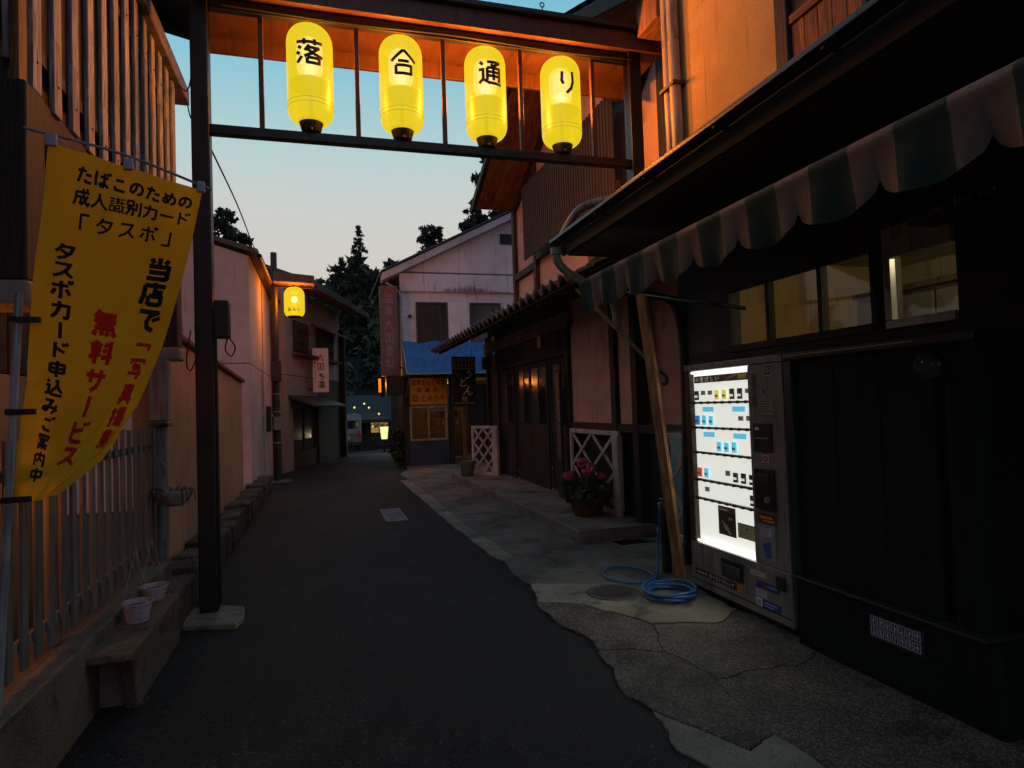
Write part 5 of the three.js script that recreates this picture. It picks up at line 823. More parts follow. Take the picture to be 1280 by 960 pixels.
// closed shop counter
{
  const t = thing('shop_counter', 'closed dark green shop counter with rounded corner right of the vending machine', 'counter', [3.1, 0, -2.8]);
  part('base', bx(2.86, 3.35, 0.0, 0.42, -3.44, -2.15, 0.02), M.greenpanel, t);
  part('counter_ledge', bx(2.84, 3.35, 0.425, 0.445, -3.46, -2.2, 0.006), mat([0.016, 0.022, 0.018], { roughness: 0.5 }), t);
  for (let i = 0; i < 3; i++) part('shutter_panel', bx(2.9, 2.93, 0.45, 1.8, -3.4 + i * 0.32, -3.085 + i * 0.32, 0.008), M.greenpanel, t);
  part('corner_column', cyl(3.0, 0.45, 1.8, -2.34, 0.1, 0.1, 24), M.greenpanel, t);
  part('top', bx(2.86, 3.35, 1.805, 1.86, -3.46, -2.2, 0.012), M.blackmetal, t);
  part('top_trim', bx(2.852, 2.858, 1.83, 1.838, -3.45, -2.5, 0.001), mat([0.3, 0.27, 0.16], { roughness: 0.4 }), t);
  part('left_edge', bx(2.87, 2.9, 0.45, 1.8, -3.47, -3.405, 0.006), mat([0.012, 0.026, 0.022], { roughness: 0.35 }), t);
  const pl = canvasTex(320, 128, (c, w, h) => { c.fillStyle = '#24324a'; c.fillRect(0, 0, w, h); c.strokeStyle = '#d8dce4'; c.lineWidth = 4; const R = rng(31); for (let r = 0; r < 2; r++) for (let i = 0; i < 7; i++) { const x = 14 + i * 42, y = 12 + r * 56; c.strokeRect(x, y, 32, 44); c.beginPath(); for (let k = 0; k < 4; k++) { c.moveTo(x + 5 + R() * 10, y + 8 + R() * 30); c.lineTo(x + 16 + R() * 12, y + 8 + R() * 30); } c.moveTo(x + 16, y + 4); c.lineTo(x + 16, y + 40); c.stroke(); } });
  const m = new THREE.Mesh(sheet(0.34, 0.13).rotateY(-Math.PI / 2).translate(2.8575 - 3.1, 0.31, -2.7 + 2.8), mat([0.8, 0.8, 0.8], { map: pl, roughness: 0.5 })); m.name = 'address_plate'; t.add(m);
  // crumpled clear film on the column
  const g = new THREE.IcosahedronGeometry(0.075, 3), p = g.attributes.position; for (let i = 0; i < p.count; i++) { const v = V(p.getX(i), p.getY(i), p.getZ(i)); v.multiplyScalar(0.8 + 0.45 * (fbm(v.x * 40 + 9, v.y * 40 + v.z * 31, 401, 3) - 0.4)); p.setXYZ(i, v.x, v.y, v.z); } g.computeVertexNormals();
  const bag = thing('plastic_bag', 'crumpled plastic bag hanging on the counter corner column', 'bag', [2.94, 1.68, -2.42]);
  part('bag', fin(g.translate(2.9, 1.7, -2.46)), mat([0.05, 0.06, 0.06], { roughness: 0.15 }), bag);
}
// hose and tap
{
  const t = thing('garden_hose', 'blue garden hose lying in coils beside the vending machine', 'hose', [2.55, 0.02, -4.6]);
  const pts = [[2.9, 0.62, -5.2], [2.9, 0.45, -5.22], [2.89, 0.25, -5.24], [2.83, 0.08, -5.15], [2.72, 0.04, -5.0], [2.6, 0.036, -4.82]];
  for (let i = 0; i <= 46; i++) { const a = 2.3 - (i / 46) * Math.PI * 2 * 4, r = 0.17 + 0.02 * Math.sin(i * 0.9) + (i / 46) * 0.03; pts.push([2.62 + Math.cos(a) * r + 0.02 * Math.sin(i * 0.37), 0.034 + 0.018 * Math.floor(i / 11.5) + 0.008 * Math.sin(i * 1.7), -4.58 - Math.sin(a) * r * 1.05]); }
  for (let i = 0; i <= 14; i++) { const a = -0.9 + (i / 14) * 5.9; pts.push([2.58 + Math.cos(a) * 0.21, 0.036, -5.25 - Math.sin(a) * 0.28]); }
  part('tube', tube(pts, 0.0105, 8, 500), M.hose, t);
  const f = thing('water_tap', 'brass standpipe tap with the blue hose attached', 'tap', [2.95, 0, -5.22]);
  part('standpipe', bx(2.93, 3.0, 0, 0.66, -5.26, -5.19, 0.01), M.darkmetal, f);
  part('spout', tube([[2.95, 0.6, -5.2], [2.93, 0.64, -5.2], [2.9, 0.65, -5.2], [2.9, 0.6, -5.2]], 0.014, 8), mat([0.4, 0.36, 0.28], { metalness: 0.6, roughness: 0.35 }), f);
  part('handle', fin(new THREE.TorusGeometry(0.025, 0.007, 6, 14).rotateX(Math.PI / 2).translate(2.93, 0.69, -5.2)), M.alu, f);
}

// ------------------------------------------------------------------ noodle shop with tiled porch
{
  const X = 3.6, t = thing('noodle_shop', 'half-timbered noodle shop with tiled porch roof and dark sliding doors', 'shop', [4.2, 0.15, -9.5]);
  // ground floor: posts, doors, plaster panels
  const post = (z, y0, y1, w = 0.14, m = M.darkwood) => part('post', bx(X - 0.06, X + 0.08, y0, y1, z - w / 2, z + w / 2, 0.008), m, t);
  for (const z of [-13.85, -13.0, -9.0, -7.42, -6.85]) post(z, 0.15, 3.1);
  part('sill_rail', bx(X - 0.05, X + 0.05, 1.2, 1.3, -8.925, -6.4, 0.006, true), M.darkwood, t);
  part('plaster_panel', bx(X, X + 0.1, 1.3, 3.1, -8.925, -7.495, 0.004), M.pinkwall, t, 'salmon plaster panel');
  part('plaster_panel', bx(X, X + 0.1, 1.3, 3.1, -7.345, -6.925, 0.004), M.pinkwall, t);
  part('plaster_panel', bx(X + 0.2, X + 0.3, 1.3, 3.9, -7.6, -4.9, 0.004), M.pinkwall, t);
  part('plinth_wall', bx(X + 0.06, X + 0.14, 0.15, 1.195, -8.925, -6.4), M.black, t);
  part('lintel', bx(X - 0.05, X + 0.07, 2.32, 2.42, -12.925, -9.075, 0.006, true), M.darkwood, t);
  part('fascia_board', bx(X - 0.1, X - 0.06, 2.72, 2.95, -13.9, -8.8, 0.006, true), wood([0.5, 0.4, 0.32]), t, 'pale weathered board above the doors');
  part('transom', bx(X, X + 0.05, 2.425, 3.1, -12.925, -9.075), M.darkwood2, t);
  part('upper_transom', bx(X + 0.003, X + 0.053, 3.105, 3.5, -13.9, -5.7), M.darkwood2, t);
  for (let i = 0; i < 4; i++) {
    const z0 = -12.92 + i * 0.962, z1 = z0 + 0.955, dx = X + (i % 2) * 0.045;
    const d = part('sliding_door', [bx(dx, dx + 0.035, 0.16, 0.28, z0, z1), bx(dx, dx + 0.035, 2.22, 2.31, z0, z1), bx(dx, dx + 0.035, 0.281, 2.219, z0, z0 + 0.07), bx(dx, dx + 0.035, 0.281, 2.219, z1 - 0.07, z1), bx(dx, dx + 0.035, 1.16, 1.24, z0 + 0.071, z1 - 0.071)], M.darkwood, t);
    for (let k = 0; k < 7; k++) part('door_board', bx(dx + 0.008, dx + 0.028, 0.28, 1.16, z0 + 0.07 + k * 0.1164, z0 + 0.07 + k * 0.1164 + 0.112, 0.003), [M.darkwood, M.darkwood2][k % 2], d);
    part('pane', bx(dx + 0.014, dx + 0.018, 1.24, 2.22, z0 + 0.07, z0 + 0.47, 0), M.paneGrey, d);
    part('pane', bx(dx + 0.014, dx + 0.018, 1.24, 2.22, z0 + 0.49, z1 - 0.07, 0), M.pane, d);
    part('glazing_bar', bx(dx + 0.004, dx + 0.03, 1.241, 2.219, z0 + 0.47, z0 + 0.49, 0.002), M.darkwood, d);
  }
  part('side_panel', bx(X + 0.02, X + 0.06, 0.15, 2.7, -13.78, -13.07), M.darkwood2, t);
  // tiled porch roof: rafters, boarding, rows of pantiles
  const ex = 2.42, ey = 2.8, rx = 3.7, ry = 3.42, sl = Math.atan2(ry - ey, rx - ex), run = Math.hypot(rx - ex, ry - ey);
  part('porch_boards', prismZ([[ex + 0.03, ey], [ex + 0.03, ey + 0.025], [rx, ry + 0.01], [rx, ry - 0.015]], -14.0, -5.75, 0.003), M.darkwood2, t);
  for (let i = 0; i < 19; i++) part('rafter', beam([ex + 0.06, ey - 0.035, -13.85 + i * 0.445], [rx, ry - 0.06, -13.85 + i * 0.445], 0.06, 0.07), M.midwood, t);
  part('eave_board', bx(ex, ex + 0.025, ey - 0.03, ey + 0.05, -14.0, -5.75, 0.004, true), M.midwood, t);
  const tp = []; { // one pantile: a shallow S in section, with a thick rolled nose
    const N = 10, L = 0.34, W = 0.27, prof = (u) => 0.028 * Math.sin(u * Math.PI * 2 - 0.6) + 0.01 * Math.cos(u * Math.PI * 4);
    const pos = [], idx = []; for (let j = 0; j < 2; j++) for (let i = 0; i <= N; i++) pos.push(j ? L : 0, prof(i / N) + 0.03, (i / N - 0.5) * W);
    for (let j = 0; j < 2; j++) for (let i = 0; i <= N; i++) pos.push(j ? L : 0, prof(i / N) + 0.008, (i / N - 0.5) * W);
    const c = N + 1, q = (a, b, d, e) => idx.push(a, b, d, a, d, e);
    for (let i = 0; i < N; i++) { q(i, i + 1, c + i + 1, c + i); q(2 * c + i, 3 * c + i, 3 * c + i + 1, 2 * c + i + 1); q(i, 2 * c + i, 2 * c + i + 1, i + 1); q(c + i, c + i + 1, 3 * c + i + 1, 3 * c + i); }
    const g = new THREE.BufferGeometry(); g.setAttribute('position', new THREE.Float32BufferAttribute(pos, 3)); g.setIndex(idx); const gg = g.toNonIndexed(); gg.computeVertexNormals(); tp.push(fin(gg));
    const nose = fin(new THREE.SphereGeometry(0.05, 12, 8, 0, Math.PI * 2, 0, Math.PI).scale(0.45, 1, 1).translate(0, 0.045, -0.06)); tp.push(mergeGeometries([tp[0], nose]));
  }
  const tm = [mat([0.055, 0.05, 0.05], { map: texDirt, roughness: 0.5 }), mat([0.07, 0.06, 0.055], { map: texDirt, roughness: 0.55 }), mat([0.045, 0.042, 0.044], { map: texDirt, roughness: 0.45 })];
  const R = rng(61);
  for (let r = 0; r < 4; r++) for (let i = 0; i < 31; i++) {
    const m = new THREE.Mesh(tp[r ? 0 : 1], tm[Math.floor(R() * 3)]); m.name = 'roof_tile'; m.castShadow = m.receiveShadow = true;
    const d = r * 0.31 - 0.06; m.position.set(ex + d * Math.cos(sl) - 4.2, ey + 0.03 + d * Math.sin(sl) + r * 0.004 - 0.15 + (R() - 0.5) * 0.006, -13.95 + i * 0.266 + 9.5 + (R() - 0.5) * 0.008); m.rotation.z = sl - 0.05 + (R() - 0.5) * 0.02; t.add(m);
  }
  part('brick_stub', [bx(2.9, 3.1, 3.15, 3.4, -6.6, -6.4, 0.02)], M.terracotta, t);
  // upper floor gable front towards the lane
  const G = [[-11.7, 3.5], [-11.7, 5.42], [-8.6, 6.72], [-5.5, 5.52], [-5.5, 3.5]];
  part('gable_wall', prismX(G, X + 0.06, X + 0.2, 0.004), M.pinkwall, t, 'salmon plaster gable');
  const tim = (a, b, w = 0.14) => part('timber', beam([X + 0.035, a[1], a[0]], [X + 0.035, b[1], b[0]], w, 0.1, 0.006, V(1, 0, 0)), M.darkwood, t);
  tim([-11.66, 3.45], [-11.66, 5.4]); tim([-10.42, 3.45], [-10.42, 5.85], 0.13); tim([-6.05, 3.45], [-6.05, 5.6], 0.16); tim([-6.72, 3.45], [-6.72, 5.85], 0.12);
  tim([-11.59, 4.0], [-10.49, 4.0], 0.12); tim([-11.62, 5.3], [-8.62, 6.56], 0.12); tim([-8.58, 6.56], [-5.5, 5.42], 0.12); tim([-10.35, 5.3], [-6.79, 5.3], 0.12); tim([-6.66, 5.16], [-6.12, 5.62], 0.09); tim([-6.66, 4.0], [-6.12, 4.0], 0.1);
  const lt = part('window_lattice', [bx(X - 0.2, X - 0.14, 4.1, 4.2, -10.34, -6.8, 0.005, true), bx(X - 0.2, X - 0.14, 5.14, 5.22, -10.34, -6.8, 0.005, true)], M.darkwood, t);
  for (let i = 0; i < 40; i++) part('lattice_slat', bx(X - 0.235, X - 0.205, 4.04, 5.28, -10.32 + i * 0.089, -10.32 + i * 0.089 + 0.045, 0.005), [M.darkwood2, M.darkwood][i % 2], lt);
  part('window_back', bx(X - 0.01, X + 0.03, 4.06, 5.24, -10.35, -6.79), M.black, t);
  // gable roof
  const roofSide = (z0, y0, z1, y1) => {
    const s = part('roof_slope', prismX([[z0, y0 + 0.1], [z1, y1 + 0.1], [z1, y1 + 0.17], [z0, y0 + 0.17]], 2.85, 7, 0.005), M.roof, t);
    const d = Math.hypot(z1 - z0, y1 - y0), n = 5;
    for (let i = 0; i < n; i++) { const xa = 2.9 + i * 0.142; part('soffit_board', prismX([[z0, y0 + 0.07], [z1, y1 + 0.07], [z1, y1 + 0.095], [z0, y0 + 0.095]], xa, xa + 0.138, 0.003), [M.soffit, wood([0.3, 0.14, 0.065])][i % 2], s); }
    part('barge_board', prismX([[z0, y0 - 0.02], [z1, y1 - 0.02], [z1, y1 + 0.13], [z0, y0 + 0.13]], 2.8, 2.845, 0.004), M.darkwood, s);
    for (let i = 0; i < 11; i++) { const k = (i + 0.5) / 11; part('verge_tile', fin(new THREE.CylinderGeometry(0.07, 0.07, d / 11 - 0.01, 10, 1, false, 0, Math.PI).rotateZ(0).rotateX(Math.PI / 2 + Math.atan2(y1 - y0, -(z1 - z0)) * (z1 < z0 ? -1 : 1) * -1).translate(2.9, y0 + (y1 - y0) * k + 0.2, z0 + (z1 - z0) * k)), tm[i % 3], s); }
  };
  roofSide(-11.75, 5.27, -8.6, 6.6); roofSide(-5.1, 5.27, -8.6, 6.6);
  part('purlin', [bx(2.95, 3.62, 6.35, 6.52, -8.68, -8.52, 0.01)], M.midwood, t);
  part('far_wall', bx(X + 0.2, 7, 0.15, 3.3, -13.9, -13.75), M.darkwall, t);
  // lamp box over the doors, unlit
  const lb = part('lamp_box', bx(X - 0.3, X - 0.12, 2.45, 2.68, -9.6, -9.42, 0.01), M.boards, t); part('lamp_face', bx(X - 0.305, X - 0.301, 2.48, 2.65, -9.58, -9.44, 0), mat([0.45, 0.3, 0.15], { roughness: 0.5 }), lb);
  for (const z of [-12.4, -13.3]) part('lamp_box', bx(X - 0.3, X - 0.12, 2.36, 2.62, z, z + 0.2, 0.01), M.midwood, t);
}
// white lattice panels
function lattice(name, label, o, turn, w, h, nx, ny) {
  const t = thing(name, label, 'lattice panel', o, turn, 'white lattice panels of the noodle shop');
  const m = M.whitepaint;
  part('frame', [bx(0, w, h - 0.06, h, -0.02, 0.02), bx(0, w, 0, 0.06, -0.02, 0.02), bx(0, 0.055, 0.061, h - 0.061, -0.02, 0.02)], m, t);
  part('end_post', bx(w - 0.15, w, 0.061, h - 0.061, -0.04, 0.04, 0.01), m, t);
  const W = w - 0.205, H = h - 0.12, p = W / nx, s = H / ny / p; // diagonal slats, clipped to the frame
  for (const dir of [1, -1]) for (let k = -8; k < nx + 8; k++) {
    const f = (x) => dir * (x - k * p) * s + (dir < 0 ? 0 : 0); // y along the slat
    let x0 = 0, x1 = W; const xa = k * p, xb = k * p + (dir * H) / s; x0 = Math.max(0, Math.min(xa, xb)); x1 = Math.min(W, Math.max(xa, xb));
    if (x1 - x0 < 0.04) continue;
    part('slat', beam([0.055 + x0, 0.06 + f(x0), dir * 0.009], [0.055 + x1, 0.06 + f(x1), dir * 0.009], 0.05, 0.014, 0.003, V(0, 0, 1)), m, t);
  }
  return t;
}
lattice('lattice_panel', 'white crossed lattice panel beside the flower pot', [3.53, 0.15, -8.88], -Math.PI / 2, 1.62, 1.06, 2, 2);
lattice('lattice_panel', 'white crossed lattice panel behind the leaning board', [3.7, 0.05, -7.0], -Math.PI / 2, 1.3, 1.16, 2, 2);
lattice('lattice_panel', 'small white crossed lattice panel at the far end of the doors', [3.05, 0.15, -13.35], rad(-60), 0.78, 1.02, 2, 3);
// flower pot on the step
{
  const t = thing('planter', 'terracotta planter with pink geraniums on the step before the lattice', 'planter', [3.25, 0.15, -7.6]);
  const [x, z] = [3.22, -7.62];
  part('pot', lathe([[0, 0], [0.17, 0], [0.18, 0.02], [0.235, 0.2], [0.26, 0.205], [0.26, 0.25], [0.24, 0.25], [0.22, 0.2], [0, 0.2]], x, 0.15, z, 32), M.terracotta, t);
  const R = rng(91), leaf = [], stem = [];
  for (let i = 0; i < 420; i++) {
    const a = R() * 6.283, e = R(), r = Math.sqrt(R()) * 0.3, y = 0.15 + 0.2 + e * 0.28 * (1.15 - r * 1.6), s = 0.03 + R() * 0.035;
    const g = new THREE.CircleGeometry(s, 6); const p = g.attributes.position; for (let k = 0; k < p.count; k++) p.setZ(k, -Math.hypot(p.getX(k), p.getY(k)) * 0.35);
    g.rotateX(-1.2 + R() * 1.2).rotateY(R() * 6.28).translate(x + Math.cos(a) * r, y, z + Math.sin(a) * r); leaf.push(fin(g));
  }
  for (let i = 0; i < 24; i++) { const a = R() * 6.28, r = R() * 0.22; stem.push(tube([[x, 0.35, z], [x + Math.cos(a) * r * 0.6, 0.45, z + Math.sin(a) * r * 0.6], [x + Math.cos(a) * r, 0.56 + R() * 0.08, z + Math.sin(a) * r]], 0.006, 4, 6)); }
  part('leaves', leaf, M.leaf2, t).userData.kind = 'stuff'; part('stems', stem, M.leaf, t).userData.kind = 'stuff';
  for (const [cx, cy, cz, r] of [[-0.23, 0.5, -0.02, 0.085], [0.02, 0.58, 0.06, 0.1], [0.0, 0.65, -0.1, 0.09], [0.14, 0.5, 0.16, 0.06], [-0.05, 0.56, 0.16, 0.05]]) {
    const ps = []; for (let i = 0; i < 90; i++) { const d = V(R() - 0.5, R() - 0.35, R() - 0.5).normalize(), s = 0.016 + R() * 0.008; const g = new THREE.CircleGeometry(s, 5); g.lookAt(d.clone().add(V((R() - 0.5) * 0.8, (R() - 0.5) * 0.8, (R() - 0.5) * 0.8))); g.translate(x + cx + d.x * r, 0.15 + cy + d.y * r * 0.8, z + cz + d.z * r); ps.push(fin(g)); }
    part('flower_head', ps, R() < 0.5 ? M.petal : M.petal2, t);
  }
}
// upright menu board and the udon sign
{
  const t = thing('menu_board', 'tall narrow brown board covered in small pale writing beside the doors', 'sign', [3.5, 0.15, -9.15]);
  const tx = canvasTex(96, 1024, (c, w, h) => { c.fillStyle = '#3a1d10'; c.fillRect(0, 0, w, h); const R = rng(13); c.fillStyle = '#d8b898'; for (let y = 12; y < h - 150; y += 20) for (const x of [12, 38, 64]) if (R() < 0.9) { for (let k = 0; k < 4; k++) c.fillRect(x + R() * 12, y + R() * 12, 3 + R() * 8, 2 + R() * 3); } c.fillStyle = '#b08878'; c.fillRect(40, h - 130, 44, 90); });
  part('board', beam([3.44, 0.17, -9.1], [3.46, 2.1, -9.13], 0.2, 0.03, 0.004, V(1, 0, 0)), M.darkwood, t);
  const m = new THREE.Mesh(sheet(0.18, 1.85).rotateY(-Math.PI / 2).translate(3.431 - 3.5, 1.13 - 0.15, -9.115 + 9.15), mat([1, 1, 1], { map: tx, roughness: 0.7 })); m.name = 'written_face'; t.add(m);

  const s = thing('udon_sign', 'black hanging signboard with white brush lettering うどん under the porch corner', 'sign', [3.1, 1.58, -14.2]);
  part('board', bx(2.83, 3.38, 1.6, 2.72, -14.24, -14.2, 0.008), M.darkwood, s);
  const ut = canvasTex(256, 512, (c, w, h) => {
    c.fillStyle = '#17110d'; c.fillRect(0, 0, w, h); c.strokeStyle = '#c9946a'; c.lineWidth = 6; c.strokeRect(12, 10, 232, 110); c.fillStyle = '#b87848'; const R = rng(17); for (let r = 0; r < 2; r++) for (let i = 0; i < 6; i++) { c.fillRect(22 + i * 37, 20 + r * 50, 26, 6); c.fillRect(22 + i * 37, 34 + r * 50, 26, 6); c.fillRect(32 + i * 37, 18 + r * 50, 6, 40); }
    c.strokeStyle = '#c8bca8'; glyph(c, 'う', 135, 130, 90, 100, 1.2, 0.15); glyph(c, 'ど', 60, 215, 110, 100, 1.2, -0.1); glyph(c, 'ん', 110, 300, 120, 110, 1.2, 0.1); c.strokeStyle = '#a8988a'; glyph(c, 'い', 25, 150, 60, 60, 1, 0);
    c.fillStyle = '#a07a78'; c.fillRect(100, 420, 60, 50); c.fillStyle = '#9a7a60'; for (let i = 0; i < 6; i++) c.fillRect(24 + i * 37, 482, 28, 18);
  });
  const um = new THREE.Mesh(sheet(0.53, 1.08).translate(0, 0.58, 0.0025), mat([1, 1, 1], { map: ut, roughness: 0.6 })); um.name = 'painted_face'; um.position.set(0.005, 0, 0); s.add(um);
  part('hanger', [rod([2.9, 2.72, -14.22], [2.9, 2.84, -14.22], 0.008), rod([3.3, 2.72, -14.22], [3.3, 2.9, -14.22], 0.008)], M.darkmetal, s);
  const p = thing('sign_post', 'slim orange wooden post under the udon sign', 'post', [3.1, 0, -14.3]);
  part('post', bx(3.06, 3.14, 0.02, 1.58, -14.34, -14.26, 0.008), M.orangewood, p);
  const bk = thing('bucket', 'small grey tub standing by the far lattice panel', 'tub', [2.85, 0.15, -13.0]);
  part('tub', lathe([[0, 0], [0.12, 0], [0.16, 0.3], [0.17, 0.31], [0.16, 0.31], [0.14, 0.28], [0, 0.28]], 2.86, 0.15, -13.05, 20), painted([0.16, 0.19, 0.17]), bk);
}

// ------------------------------------------------------------------ white gabled shop down the lane
{
  const Z = -17.5, t = thing('white_shop', 'white gabled shop with blue awning and yellow signboard down the lane', 'shop', [3.8, 0, -20]);
  part('upper_wall', prismZ([[2.12, 2.5], [8.4, 2.5], [8.4, 5.2], [6.3, 7.4], [5.6, 7.06], [2.12, 5.3]], Z - 0.2, Z, 0.006), M.white, t);
  part('side_wall', bx(2.14, 2.3, 0, 5.2, -21, Z - 0.203), M.darkwall, t);
  const band = part('wall_band', bx(2.1, 7.4, 4.78, 5.28, Z + 0.002, Z + 0.09, 0.012), M.white, t);
  part('band_line', bx(2.1, 7.4, 5.3, 5.33, Z + 0.002, Z + 0.05, 0.003), M.grey, band);
  { const tx = canvasTex(512, 128, (c, w, h) => { c.clearRect(0, 0, w, h); const R = rng(23); for (let i = 0; i < 260; i++) { const x = R() * w, d = Math.abs(x / w - 0.35); const l = (20 + R() * 70) * Math.max(0.15, 1 - d * 1.6); c.fillStyle = `rgba(30,28,30,${0.12 + R() * 0.4})`; c.fillRect(x, h - l, 1 + R() * 4, l); } });
    const m = new THREE.Mesh(sheet(1.9, 0.3).translate(4.25 - 3.8, 4.94, Z + 0.0945 + 20), mat([1, 1, 1], { map: tx, transparent: true, roughness: 1 })); m.name = 'mould_stain'; m.userData.label = 'black mould streaks'; band.add(m); }
  // windows
  for (const [x0, x1, pale] of [[2.58, 3.36, 0], [4.1, 4.9, 0]]) {
    const w = part('window', [bx(x0 - 0.05, x0, 3.35, 4.5, Z + 0.002, Z + 0.05), bx(x1, x1 + 0.05, 3.35, 4.5, Z + 0.002, Z + 0.05), bx(x0, x1, 4.45, 4.5, Z + 0.003, Z + 0.05), bx(x0, x1, 3.35, 3.4, Z + 0.003, Z + 0.05)], M.darkmetal, t);
    part('pane', bx(x0 + 0.001, x1 - 0.001, 3.401, 4.449, Z + 0.004, Z + 0.02, 0), mat([0.035, 0.035, 0.03], { roughness: 0.15 }), w); part('glazing_bar', bx((x0 + x1) / 2 + 0.2, (x0 + x1) / 2 + 0.24, 3.401, 4.449, Z + 0.021, Z + 0.04, 0.002), M.darkmetal, w);
  }
  part('shutter', bx(3.42, 4.03, 3.32, 4.48, Z + 0.002, Z + 0.03, 0.004), plaster([0.88, 0.88, 0.93]), t);
  part('vent', bx(5.0, 5.5, 6.2, 6.5, Z + 0.002, Z + 0.03), M.black, t);
  part('lamp', [fin(new THREE.SphereGeometry(0.05, 10, 8).translate(2.36, 4.1, Z + 0.06))], M.darkmetal, t);
  // roof
  part('verge', prismZ([[1.62, 5.02], [1.62, 5.22], [6.3, 7.56], [6.3, 7.36]], Z - 0.2, Z + 0.35, 0.006), plaster([0.6, 0.59, 0.67]), t);
  part('roof_slope', prismZ([[1.58, 5.225], [1.58, 5.28], [6.3, 7.64], [6.3, 7.585]], -21.5, Z + 0.4, 0.004), M.roof, t);
  part('roof_slope', prismZ([[6.31, 7.585], [6.31, 7.64], [9, 5.0], [9, 4.93]], -21.5, Z + 0.4, 0.004), M.roof, t);
  part('eave_soffit', prismZ([[1.66, 5.0], [1.66, 5.03], [2.11, 5.24], [2.11, 5.18]], -21.5, Z - 0.21, 0.003), M.midwood, t);
  part('drain_pipe', tube([[1.72, 5.0, Z + 0.15], [1.95, 4.85, Z + 0.14], [2.1, 4.7, Z + 0.06], [2.12, 4.4, Z + 0.06], [2.14, 2.5, Z + 0.06]], 0.03, 8, 40), painted([0.55, 0.52, 0.55]), t);
  // ground floor
  part('base', bx(2.26, 3.36, 0, 0.68, Z - 0.1, Z, 0.006), painted([0.03, 0.05, 0.085], { roughness: 0.5 }), t, 'dark blue plinth below the window');
  const w = part('shop_window', [bx(2.28, 2.34, 0.69, 1.64, Z - 0.06, Z + 0.02), bx(3.26, 3.32, 0.69, 1.64, Z - 0.06, Z + 0.02), bx(2.341, 3.259, 0.69, 0.74, Z - 0.06, Z + 0.02), bx(2.341, 3.259, 1.59, 1.64, Z - 0.06, Z + 0.02), bx(2.78, 2.82, 0.741, 1.589, Z - 0.05, Z + 0.01)], wood([0.7, 0.56, 0.4]), t, 'pale wooden window frame');
  part('pane', bx(2.341, 2.78, 0.741, 1.589, Z - 0.025, Z - 0.02, 0), M.glass, w); part('pane', bx(2.82, 3.259, 0.741, 1.589, Z - 0.025, Z - 0.02, 0), M.glass, w);
  part('room_back', bx(2.3, 5.4, 0, 2.5, -20.6, -20.5), plaster([0.1, 0.065, 0.035]), t); part('room_side', bx(5.4, 5.5, 0, 2.5, -20.5, Z - 0.2), M.cream, t); part('room_ceiling', bx(2.3, 5.4, 2.4, 2.48, -20.5, Z - 0.21), M.cream, t);
  const sh = part('display_shelf', [1.05, 1.3, 1.5].map((y) => bx(2.85, 3.9, y, y + 0.02, -18.7, -18.3)), M.palewood, t); { const R = rng(41); for (let i = 0; i < 14; i++) part('goods', bx(2.9 + (i % 7) * 0.14, 2.99 + (i % 7) * 0.14, 1.072 + Math.floor(i / 7) * 0.25, 1.16 + Math.floor(i / 7) * 0.25 + R() * 0.06, -18.6, -18.45), [mat([0.6, 0.55, 0.4]), mat([0.4, 0.12, 0.06]), mat([0.5, 0.4, 0.15])][i % 3], sh); }
  part('tube_lamp', bx(2.9, 3.9, 2.3, 2.34, -18.9, -18.84, 0.01), new THREE.MeshStandardMaterial({ color: lin(0.8, 0.7, 0.5), emissive: lin(1.2, 0.9, 0.45) }), t);
  const il = new THREE.PointLight(new THREE.Color(1, 0.68, 0.3), 2.2, 0, 2); il.position.set(-0.4, 2.2, 1.1); il.castShadow = true; il.shadow.radius = 5; t.add(il);
  part('door_post', bx(3.38, 3.5, 0, 2.48, Z - 0.1, Z + 0.02), M.darkwood, t); part('door_post', bx(4.5, 4.62, 0, 2.48, Z - 0.1, Z + 0.02), M.darkwood, t);
  part('door_leaf', bx(3.9, 4.5, 0.02, 2.2, Z - 0.09, Z - 0.05), M.darkwood2, t); part('lintel', bx(2.2, 8.4, 2.42, 2.495, Z - 0.15, Z + 0.015), M.darkwood, t);
  part('corner_post', bx(2.14, 2.25, 0, 2.415, Z - 0.12, Z + 0.01), M.darkwood, t); part('side_stall', bx(4.63, 8.4, 0, 2.415, Z - 0.1, Z - 0.02), M.darkwall, t);
  for (const [x, y, z, s] of [[3.7, 0.02, Z + 0.3, 0.22], [3.75, 0.02, Z + 0.05, 0.3]]) part('door_crate', bx(x, x + s, y, y + s * 0.8, z - s, z, 0.01), M.orangewood, t);
  // awning
  const pos = [], idx = [], NS = 16, pr = [[Z + 0.02, 3.42], [Z + 0.25, 3.2], [Z + 0.55, 2.85], [Z + 0.78, 2.6], [Z + 0.9, 2.5], [Z + 0.92, 2.46]];
  for (let i = 0; i <= NS; i++) for (const [z, y] of pr) { const x = 2.14 + (2.9 * i) / NS; pos.push(x, y + Math.sin(x * 9) * 0.012 - 0.02 * Math.sin((x - 2.14) * 3.2), z + Math.sin(x * 7) * 0.01); }
  for (let i = 0; i < NS; i++) for (let j = 0; j < pr.length - 1; j++) { const a = i * pr.length + j, b = a + pr.length; idx.push(a, b, a + 1, b, b + 1, a + 1); }
  const g = new THREE.BufferGeometry(); g.setAttribute('position', new THREE.Float32BufferAttribute(pos, 3)); g.setIndex(idx); g.computeVertexNormals();
  const aw = part('awning', fin(g), mat([0.03, 0.16, 0.42], { map: texCloth, roughness: 0.8 }), t, 'bright blue canvas awning');
  part('awning_tube', tube(pr.map(([z, y]) => [2.13, y + 0.01, z]), 0.02, 6), M.alu, aw); part('awning_tube', rod([2.13, 2.47, Z + 0.92], [5.04, 2.47, Z + 0.92], 0.02), M.alu, aw);
  part('awning_brace', rod([2.2, 1.9, Z + 0.02], [2.2, 2.5, Z + 0.85], 0.012), M.alu, aw);

